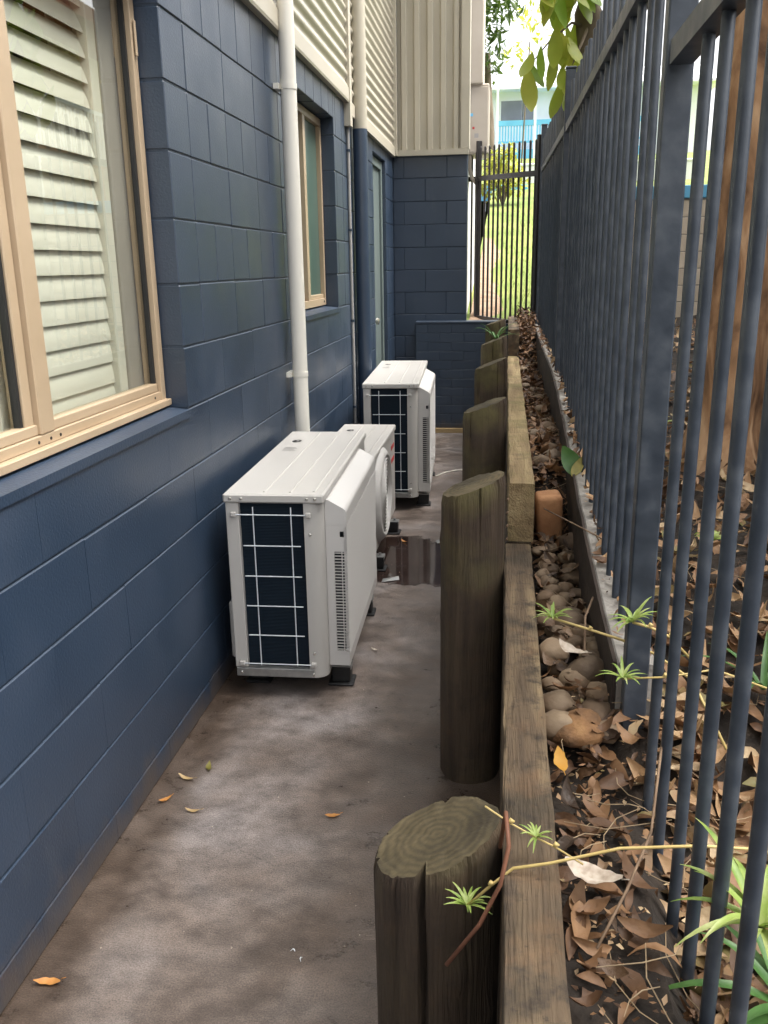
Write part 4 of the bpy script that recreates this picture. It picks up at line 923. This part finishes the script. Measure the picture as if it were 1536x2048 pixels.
# single leaves on the path, on the sleeper and in the bed
def one_leaf(m, x, y, z, rz, L, lab, W=.42, curl=.5, fold=.3, rx=.05, ry=0):
    o = link('fallen_leaf', leaf_mesh('fallen_leaf', m, L, L*W, curl, fold, .3), None, (x, y, z), (rx, ry, rz)); tag(o, lab, 'leaf', 'fallen leaves'); return o
one_leaf('tan_leaf', .085, 2.33, .003, 1.3, .06, 'pale tan leaf on the concrete near the foot of the navy wall', .3)
one_leaf('olive_leaf', .135, 2.40, .003, .3, .05, 'olive green curled leaf on the concrete by the navy wall')
one_leaf('orange_leaf', .060, 2.21, .003, 2.4, .045, 'small brown leaf tight against the foot of the navy wall')
one_leaf('tan_leaf', .165, 2.165, .003, 1.6, .05, 'small ochre leaf lying alone on the concrete out from the navy wall', .3)
one_leaf('orange_leaf', .588, 2.19, .003, 1.8, .045, 'small orange leaf in the middle of the concrete path')
one_leaf('orange_leaf', .058, 1.50, .003, 1.7, .062, 'bright orange leaf on the concrete below the large window', .4)
one_leaf('orange_leaf', .50, 4.85, .003, .7, .05, 'orange leaf beside the foot of the round grilled air conditioner')
one_leaf('white_leaf', .545, 3.35, .003, .9, .035, 'tiny pale leaf on the concrete before the slatted air conditioner')
one_leaf('yellow_leaf', 1.190, 1.525, .640, .2, .055, 'bright yellow leaf against the back edge of the dark sleeper', .55, rx=.5)
one_leaf('white_leaf', 1.235, 1.90, .70, .8, .085, 'bleached white leaf curled on the stones behind the sleeper', .5)
one_leaf('white_leaf', 1.215, 1.16, .665, 1.2, .09, 'bleached mottled leaf in the bed beside the short post', .55)
one_leaf('orange_leaf', 1.045, 2.05, .035, .7, .06, 'brown leaf fallen between the sleepers and the tall post')
# pale specks of grit on the concrete
GR = MB(); random.seed(51)
for i in range(90):
    x, y = random.uniform(.06, .9), random.uniform(1.3, 6); r = random.uniform(.0012, .0035); a = random.random()*3
    GR.add([(x+r*math.cos(a+k*2.1), y+r*math.sin(a+k*2.1), .0005) for k in range(3)]+[(x, y, r*1.2)], [(0, 1, 3), (1, 2, 3), (2, 0, 3)], .5)
tag(GR.build('grit', 'white_leaf'), 'tiny pale specks of grit on the concrete path', 'grit', kind='stuff')
for (x, y, a) in ((.595, 1.655, .4), (.625, 1.635, 2.0)):
    b = MB(); b.tube([(x+.007*math.cos(a+t)*.9, y+.007*math.sin(a+t), .003+.003*math.sin(t*1.5)) for t in (0, .7, 1.2, 2.2)], [.0008, .0016, .0013, .0005], 5); tag(b.build('paper_scrap', 'house_white', smooth='all'), 'tiny curled white scrap on the concrete path', 'scrap', 'white scraps on the path')
tag(MB().tube([(.66, 1.42, .002), (.70, 1.425, .004), (.755, 1.405, .002)], .0012, 5).build('straw_stalk', 'straw'), 'thin straw stalk on the concrete left of the short mossy post', 'straw')
def flake(x, y, a, lab):
    b = MB(); b.add([(-.05, -.012, .002), (.045, -.02, .003), (.055, .012, .012), (-.03, .02, .006)], [(0, 1, 2, 3)]); b.add([(-.05, -.012, .0), (.045, -.02, .0), (.055, .012, .009), (-.03, .02, .003)], [(3, 2, 1, 0)])
    tag(b.build('plastic_scrap', 'galv', loc=(x, y, .001), rot=(0, 0, a)), lab, 'scrap')
flake(.50, 4.20, .5, 'flat shiny strip of scrap by the near foot of the round grilled unit')
flake(.72, 4.88, .9, 'flat shiny strip of scrap at the edge of the wet patch')
def cable():
    tag(MB().tube([(.56, 6.50, .006), (.62, 6.62, .006), (.70, 6.70, .006), (.80, 6.73, .006), (.93, 6.76, .006)], .005, 6).build('cord', 'cream_pipe', smooth='all'), 'white cord lying on the concrete from the farthest air conditioner', 'cord')
cable()

# ------------------------------------------------------------------ spider plants
def blade(b, p, az, L, w, up, tint=.5, droop=1.0, n=6):
    vs = []; fs = []; p = Vector(p); d = Vector((math.cos(az), math.sin(az), 0)); s = Vector((-math.sin(az), math.cos(az), 0))
    for i in range(n+1):
        t = i/n; a = up-droop*t; 
        q = p+d*(L*t*math.cos(up*.6)) + Vector((0, 0, L*(math.sin(up)*t-droop*.55*t*t)))
        ww = w*.5*(1-t**2.2)*(.6+.4*min(1, t*5))+.0004
        vs += [q-s*ww+Vector((0, 0, ww*.5)), q, q+s*ww+Vector((0, 0, ww*.5))]
        if i:
            for k in (0, 1): fs.append(((i-1)*3+k, (i-1)*3+k+1, i*3+k+1, i*3+k))
    b.add(vs, fs, tint)
def plantlet(p, size, n, runner, lab, seed, r_=.0028, m='blade_green'):
    random.seed(seed); e = empty('spider_plant', p); tag(e, lab, 'plant', 'spider plants')
    for i in range(n):
        b = MB(); blade(b, (0, 0, 0), i*6.28/n+random.uniform(-.3, .3), size*random.uniform(.7, 1.15), size*.115, random.uniform(.4, 1.4), droop=random.uniform(.6, 1.3)); b.build('leaf', m, e, smooth='all')
    for q in runner:
        b = MB(); b.tube([Vector(a)-Vector(p) for a in q], r_, 6); b.build('runner', 'runner', e, smooth='all')
        for k in (1, len(q)-2):
            if 0 < k < len(q): c = Vector(q[k])-Vector(p); b = MB(); b.tube([c+Vector((-.004, 0, .002)), c+Vector((0, 0, .005)), c+Vector((.006, 0, .004))], [.001, .005, .001], 6); b.build('node', 'runner', e, smooth='all')
plantlet((1.179, 1.75, .845), .052, 15, [[(1.179, 1.75, .845), (1.258, 1.75, .822), (1.32, 1.72, .815), (1.383, 1.69, .80), (1.44, 1.60, .79), (1.49, 1.5, .70)]], 'spider plantlet on a yellow runner hanging over the sleeper top', 61)
plantlet((1.313, 1.55, .926), .062, 14, [[(1.313, 1.55, .926), (1.345, 1.55, .918), (1.385, 1.56, .895), (1.425, 1.57, .85)]], 'spider plantlet pushed through the fence beside the thick fence post', 62)
plantlet((1.286, 1.45, .859), .050, 11, [[(1.286, 1.45, .859), (1.359, 1.45, .866), (1.442, 1.45, .885), (1.55, 1.47, .84)]], 'small spider plantlet on a straight runner below the one by the thick post', 63, .0018)
plantlet((1.027, 1.12, .628), .044, 15, [[(1.027, 1.12, .628), (1.062, 1.12, .668), (1.095, 1.12, .702), (1.15, 1.12, .716), (1.248, 1.12, .75), (1.36, 1.12, .764), (1.449, 1.12, .765), (1.54, 1.13, .66)]], 'spider plantlet dangling beside the split round post', 64, .0025)
plantlet((1.129, 1.15, .736), .032, 13, [[(1.051, 1.15, .785), (1.09, 1.15, .758), (1.129, 1.15, .736), (1.158, 1.15, .722), (1.2, 1.15, .695)]], 'tiny spider plantlet above the dark sleeper', 65, .0016)
tag(MB().tube([(1.075, 1.17, .70), (1.082, 1.13, .79), (1.087, 1.10, .755), (1.076, 1.09, .695), (1.047, 1.08, .63), (.998, 1.08, .552)], .0034, 7).build('vine_stem', 'vine', smooth='all'), 'bare reddish brown vine stem curving down over the short post', 'vine')
def tuft(p, size, n, lab, seed, w=.014, m='blade_green', ups=(.5, 1.4)):
    random.seed(seed); e = empty('spider_plant', p); tag(e, lab, 'plant', 'spider plants')
    for i in range(n):
        b = MB(); blade(b, (0, 0, 0), i*6.28/n*1.0+random.uniform(-.35, .35), size*random.uniform(.6, 1.1), w, random.uniform(*ups), droop=random.uniform(.7, 1.4), n=8); b.build('leaf', m, e, smooth='all')
tuft((1.395, .95, .775), .155, 22, 'bright yellow green spider plant clump growing through the fence', 71, .012)
tuft((1.47, 1.02, .58), .26, 14, 'darker striped spider plant with long arching leaves at the fence foot', 72, .017, 'blade_dark')
tuft((1.62, 1.75, .70), .22, 8, 'grassy plant with long narrow leaves behind the fence', 73, .013, 'blade_dark')
tuft((1.0, 6.33, 1.05), .24, 12, 'small grassy spider plant behind a round post near the low wall', 74, .014, 'blade_dark')
tuft((1.56, 2.05, .93), .07, 7, 'little bright green broadleaf sprout in the litter behind the fence', 75, .026, 'blade_green', (.6, 1.2))
tuft((1.62, 3.2, 1.0), .10, 7, 'green sprout at the foot of the tan tree trunk', 76, .02)
e = empty('withered_leaf', (1.305, 3.03, .90)); tag(e, 'large withered dark green leaf caught on the edging strip beside the fence', 'leaf')
v, f = leaf_geo(.13, .075, .3, .35, .4, 8); MB().add(xf(v, Matrix.Rotation(1.25, 4, 'X') @ Matrix.Rotation(.5, 4, 'Z')), f).build('blade', 'blade_dark', e, smooth='all')
v, f = leaf_geo(.09, .04, .5, .3, .4, 8); MB().add(xf(v, Matrix.Translation((.02, -.03, -.01)) @ Matrix.Rotation(1.0, 4, 'X') @ Matrix.Rotation(-.5, 4, 'Z')), f).build('blade', 'olive_leaf', e, smooth='all')

# ------------------------------------------------------------------ trees
def trunk_mesh(b, pts, rs, seed, n=18):
    m = len(pts); P = []
    # resample
    for i in range(m-1):
        for k in range(6): t = k/6; P.append((Vector(pts[i]).lerp(Vector(pts[i+1]), t), lerp(rs[i], rs[i+1], t)))
    P.append((Vector(pts[-1]), rs[-1])); vs = []; fs = []
    for i, (c, r) in enumerate(P):
        for k in range(n):
            a = 2*math.pi*k/n; q = r*(1+.16*noise.noise(Vector((math.cos(a)*1.4, math.sin(a)*1.4, c.z*2.2+seed)))+.06*noise.noise(Vector((math.cos(a)*4, math.sin(a)*4, c.z*6+seed))))
            vs.append((c.x+q*math.cos(a), c.y+q*math.sin(a), c.z))
        if i:
            for k in range(n): fs.append(((i-1)*n+k, (i-1)*n+(k+1) % n, i*n+(k+1) % n, i*n+k))
    b.add(vs, fs)
def crown(b, blobs, n, seed, L=.10, flat=.5):
    random.seed(seed); tot = sum(r**2 for *_, r in blobs)
    for (cx, cy, cz, r) in blobs:
        for i in range(int(n*r*r/tot)):
            d = Vector((random.gauss(0, 1), random.gauss(0, 1), random.gauss(0, 1))).normalized()*r*random.random()**.45
            l = L*random.uniform(.7, 1.2); v, f = leaf_geo(l, l*.45, random.uniform(-.2, .5), random.uniform(0, .3), 0, 2)
            M = Matrix.Translation((cx+d.x, cy+d.y, cz+d.z*.8)) @ Matrix.Rotation(random.random()*6.28, 4, 'Z') @ Matrix.Rotation(random.gauss(-.5, .6), 4, 'X') @ Matrix.Rotation(random.gauss(0, .5), 4, 'Y')
            b.add(xf(v, M), f, random.uniform(.05, .95))
def tree(base, pts, rs, bark, blobs, n, lab, seed, limbs=(), L=.10, leafm='crown_leaf'):
    e = empty('tree', base); tag(e, lab, 'tree'); B = Vector(base)
    b = MB(); trunk_mesh(b, [Vector(p)-B for p in pts], rs, seed)
    b.build('trunk', bark, e, smooth='all')
    for (lp, lr) in limbs:
        b = MB(); b.tube([Vector(p)-B for p in lp], lr, 8); b.build('limb', bark, e, smooth='all')
    if n:
        b = MB(); crown(b, [(x-B.x, y-B.y, z-B.z, r) for x, y, z, r in blobs], n, seed, L); b.build('crown', leafm, e)
    return e
tree((1.84, 3.25, .8), [(1.88, 3.25, .78), (1.87, 3.25, 1.0), (1.87, 3.25, 1.5), (1.85, 3.22, 2.2), (1.90, 3.2, 3.2), (2.2, 3.3, 4.6), (2.4, 3.4, 5.4)], [.19, .13, .112, .10, .085, .05, .02], 'bark_tan',
     [(2.1, 3.2, 5.0, 1.1), (2.9, 2.6, 4.9, 1.0), (2.8, 4.2, 5.2, 1.0), (2.0, 2.2, 4.7, .8)], 2200, 'tree with smooth tan orange trunk close behind the picket fence', 81,
     [([(1.9, 3.2, 3.2), (2.3, 2.9, 4.0), (2.9, 2.6, 4.9)], [.04, .03, .01]), ([(2.0, 3.25, 3.7), (2.4, 3.8, 4.5), (2.8, 4.2, 5.2)], [.035, .025, .01])])
tree((2.06, 3.05, .8), [(2.14, 3.05, .72), (2.12, 3.05, 1.1), (2.11, 3.05, 1.6), (2.15, 3.1, 2.6), (2.5, 3.2, 4.0), (3.0, 3.4, 5.2)], [.13, .12, .10, .08, .07, .03], 'bark_red',
     [(3.2, 3.6, 5.6, 1.0), (3.8, 2.6, 5.2, 1.1), (3.4, 1.4, 5.0, 1.0)], 1800, 'tree with dark reddish trunk beside the tan trunk behind the fence', 82,
     [([(2.5, 3.2, 4.0), (3.1, 2.2, 4.7), (3.4, 1.4, 5.0)], [.05, .03, .01])])
# tree leaning over the far fence with hanging leafy twigs
t3 = tree((1.62, 5.1, .95), [(1.58, 5.1, .9), (1.52, 5.05, 1.8), (1.47, 5.0, 2.5), (1.45, 5.0, 2.78), (1.44, 5.0, 2.86), (1.44, 4.95, 3.4), (1.8, 4.7, 4.4)], [.10, .085, .075, .072, .035, .028, .015], 'bark_grey',
     [(2.0, 4.6, 4.8, .9), (2.6, 5.4, 4.9, 1.0), (1.7, 4.0, 4.4, .7)], 1600, 'grey trunked tree leaning over the far fence with hanging green leaves', 83,
     [([(1.45, 5.0, 2.72), (1.36, 4.9, 2.72), (1.25, 4.8, 2.62), (1.15, 4.75, 2.50)], [.012, .006, .004, .002]), ([(1.45, 5.0, 2.8), (1.36, 4.9, 2.92), (1.2, 4.75, 2.86)], [.012, .006, .003]), ([(1.44, 4.97, 3.1), (1.35, 4.85, 3.2), (1.22, 4.7, 3.12)], [.012, .006, .003]), ([(1.45, 4.95, 2.72), (1.38, 4.88, 2.55), (1.32, 4.8, 2.36)], [.01, .005, .003])])
hb = MB(); random.seed(91); B = Vector((1.62, 5.1, .95)); hl = []
def hang(p, L, az, tilt, tint):
    v, f = leaf_geo(L, L*.42, .25, .25, 0, 6); v = [(x, y-L*.5, z) for x, y, z in v]
    M = Matrix.Translation(Vector(p)-B) @ Matrix.Rotation(az, 4, 'Z') @ Matrix.Rotation(tilt, 4, 'X'); hb.add(xf(v, M), f, tint)
for p0, p1, n in (((1.40, 4.95, 2.74), (1.15, 4.75, 2.50), 13), ((1.42, 4.95, 2.9), (1.2, 4.75, 2.88), 20), ((1.38, 4.88, 2.56), (1.31, 4.8, 2.36), 6), ((1.44, 4.9, 3.15), (1.22, 4.7, 3.15), 16)):
    for i in range(n):
        t = (i+random.random()*.6)/n; p = Vector(p0).lerp(Vector(p1), t)+Vector((random.uniform(-.05, .05), random.uniform(-.1, .1), random.uniform(-.02, .03)))
        hang(p, random.uniform(.14, .24), random.uniform(-.8, .8)+math.pi*0, random.uniform(.7, 1.5), random.uniform(.35, .98))
hb.build('hanging_leaves', 'tree_leaf', t3, smooth='all')
# far vegetation beyond the gate
tree((.9, 26, 3.3), [(.6, 26, 3.3), (.5, 26, 5), (.4, 26, 7)], [.2, .15, .1], 'bark_grey', [(.0, 26, 6.9, 1.0), (.2, 26, 8.2, 1.2), (-.6, 26, 9.2, 1.6)], 2200, 'green leafy tree rising behind the meter box beyond the lawn', 84, L=.28)
tree((1.6, 34, 4.6), [(1.5, 34, 4.6), (1.6, 34, 7), (1.7, 34, 9)], [.03, .025, .02], 'bark_grey', [(1.2, 34, 8.7, .7), (2.2, 34, 9.6, .9), (1.3, 34, 9.9, .5)], 130, 'sparse thin tree in front of the blue and white house', 85, L=.3, leafm='bush_leaf')
bs = empty('bush', (.95, 20, 2.8)); tag(bs, 'sunlit yellow green bush on the lawn below the blue and white house', 'bush')
b = MB(); crown(b, [(-.1, 0, .75, .45), (.2, .1, .45, .4), (-.25, 0, .35, .4), (.05, -.1, 1.0, .25)], 700, 86, .15); b.build('crown', 'bush_leaf', bs)
b = MB(); 
for k in range(6): b.tube([(0, 0, 0), (.15*math.cos(k), .15*math.sin(k), .4), (.25*math.cos(k), .25*math.sin(k), .8)], [.03, .02, .01], 6)
b.build('stems', 'bark_grey', bs)
# lawn grass blades
GB = MB(); random.seed(95)
for i in range(9000):
    y = 9.0+11*random.random()**1.6; x = .9+(1.6+.1*y)*random.random()
    if x < .80+.05*math.sin(y*2)+.02*(14-y)+.22*random.random() and y < 14: continue
    h = random.uniform(.03, .075); a = random.random()*6.28; w = .0035; z = lawn_z(x, y)-.006
    GB.add([(x-w*math.cos(a), y-w*math.sin(a), z), (x+w*math.cos(a), y+w*math.sin(a), z), (x+.03*math.sin(a), y+.03*math.cos(a), z+h)], [(0, 1, 2)], random.uniform(.05, .95))
tag(GB.build('grass', 'grass_blade'), 'short yellow green grass on the sloping lawn', 'grass', kind='stuff')

# ------------------------------------------------------------------ background buildings
bh = empty('blue_house', (0, 55, 6.5)); tag(bh, 'distant white house with bright blue balcony on the hill', 'house')
def hbx(name, m, x0, x1, y0, y1, z0, z1, parent): b = MB(); b.box(x0, x1, y0, y1, z0-6.5, z1-6.5); return b.build(name, m, parent)
hbx('wall', 'house_white', -4, 12, 0, 8, 5.8, 11.0, bh)
b = MB(); b.prism([(-1, 4.5), (9, 4.5), (9, 4.62), (4, 6.3), (-1, 4.62)], 0, -4.6, 12.6); b.build('roof', 'house_white', bh)
for x0, x1 in ((.55, 1.75), (1.85, 2.4), (5, 7)):
    w_ = hbx('window', 'house_white', x0-.08, x1+.08, -.06, -.005, 9.25, 10.62, bh); hbx('pane', 'house_window', x0, x1, -.075, -.062, 9.33, 10.54, w_)
bal = empty('balcony'); bal.parent = bh
hbx('deck', 'house_blue', -.2, 9, -1.6, -.01, 7.0, 7.75, bal); hbx('rail', 'house_blue', .3, 9, -1.6, -1.5, 9.0, 9.28, bal); hbx('rail', 'house_blue', .3, 9, -1.6, -1.5, 8.1, 8.2, bal)
for k in range(30): hbx('baluster', 'house_blue', .32+k*.16, .40+k*.16, -1.58, -1.52, 8.2, 9.0, bal)
for x in (.3, 2.4, 6): hbx('veranda_post', 'house_white', x, x+.14, -1.62, -1.5, 6.8, 11, bh)
hbx('lower_wall', 'house_beige', 1.2, 9, -.8, -.1, 5.6, 6.9, bh)
fw = empty('white_wall', (0, 26, 3.2)); tag(fw, 'low white garden wall at the top of the lawn', 'wall')
b = MB(); b.bbox(1.35, 6, 0, .2, -.2, .95, .01); b.build('panel', 'house_white', fw); b = MB(); b.bbox(1.3, 6.05, -.02, .22, .955, 1.02, .01); b.build('coping', 'house_white', fw)
bt = empty('blue_edging', (.35, 23.5, 3.25)); tag(bt, 'bright blue painted edging board at the top of the lawn', 'edging')
b = MB(); b.bbox(0, 1.2, 0, .05, -.15, .22, .005); b.build('board', 'house_blue', bt); b = MB(); b.box(.1, .16, .051, .11, -.4, .2); b.box(1, 1.06, .051, .11, -.4, .2); b.build('stake', 'house_white', bt)
# cream block wall behind the fence
cw = empty('block_wall', (2.0, 7.75, .7)); tag(cw, 'cream block garden wall with blue capping seen through the fence', 'wall')
b = MB(); b.box(.004, 4.0, .004, .14, 0, 1.36); b.build('core', 'strip_concrete', cw)
bmk = MB().bbox(.003, .287, 0, .1, .003, .132, .004).mesh('block', 'block_cream')
for r in range(10):
    for k in range(14):
        link('block', bmk, cw, (k*.29-(.145 if r % 2 else 0), random.uniform(-.001, .001), r*.135))
b = MB(); b.bbox(-.16, 4.02, -.02, .16, 1.361, 1.46, .005); b.build('capping', 'house_blue', cw)
# neighbour houses on the other side of the garden (they show in the window glass)
nh = empty('neighbour_house', (4.6, 7.5, 1)); tag(nh, 'white weatherboard house beyond the trees, mirrored in the large window', 'house')
b = MB(); b.box(.05, 4, -6.5, 3.65, -.4, 5.2); b.build('wall', 'house_white', nh)
for k in range(27):
    b = MB(); z = -.3+k*.2; b.prism([(.048, z), (.02, z), (.036, z+.2), (.048, z+.2)], 1, -6.5, 3.65); b.build('weatherboard', 'house_white', nh)
b = MB(); b.prism([(-.4, 5.21), (4.4, 5.21), (4.4, 5.3), (2, 6.3), (-.4, 5.3)], 1, -6.9, 4.0); b.build('roof', 'roof_red', nh)
n2 = empty('brick_house', (8.0, 19.5, 1.5)); tag(n2, 'brick house with white balcony rail and red eaves, mirrored in the large window', 'house')
b = MB(); b.box(1.2, 5, -2.5, 4, -.3, 5.2); b.build('wall', 'house_beige', n2)
b = MB(); b.box(-.3, 5.5, -3, 4.5, 5.21, 5.5); b.build('roof', 'roof_red', n2)
b = MB(); b.box(0, 1.2, -2.5, 4, 2.3, 2.5); b.build('deck', 'brick_orange', n2)
for y in (-2.3, .6, 3.6): b = MB(); b.box(0, .25, y, y+.25, -.3, 2.299); b.box(0.05, .2, y+.05, y+.2, 2.501, 5.2); b.build('pillar', 'brick_orange', n2)
b = MB(); b.box(.02, .08, -2.5, 4, 3.45, 3.53); b.build('rail', 'house_white', n2)
bal_m = MB().box(.03, .07, 0, .05, 2.501, 3.449).mesh('baluster', 'house_white')
for k in range(40): link('baluster', bal_m, n2, (0, -2.45+k*.16, 0))
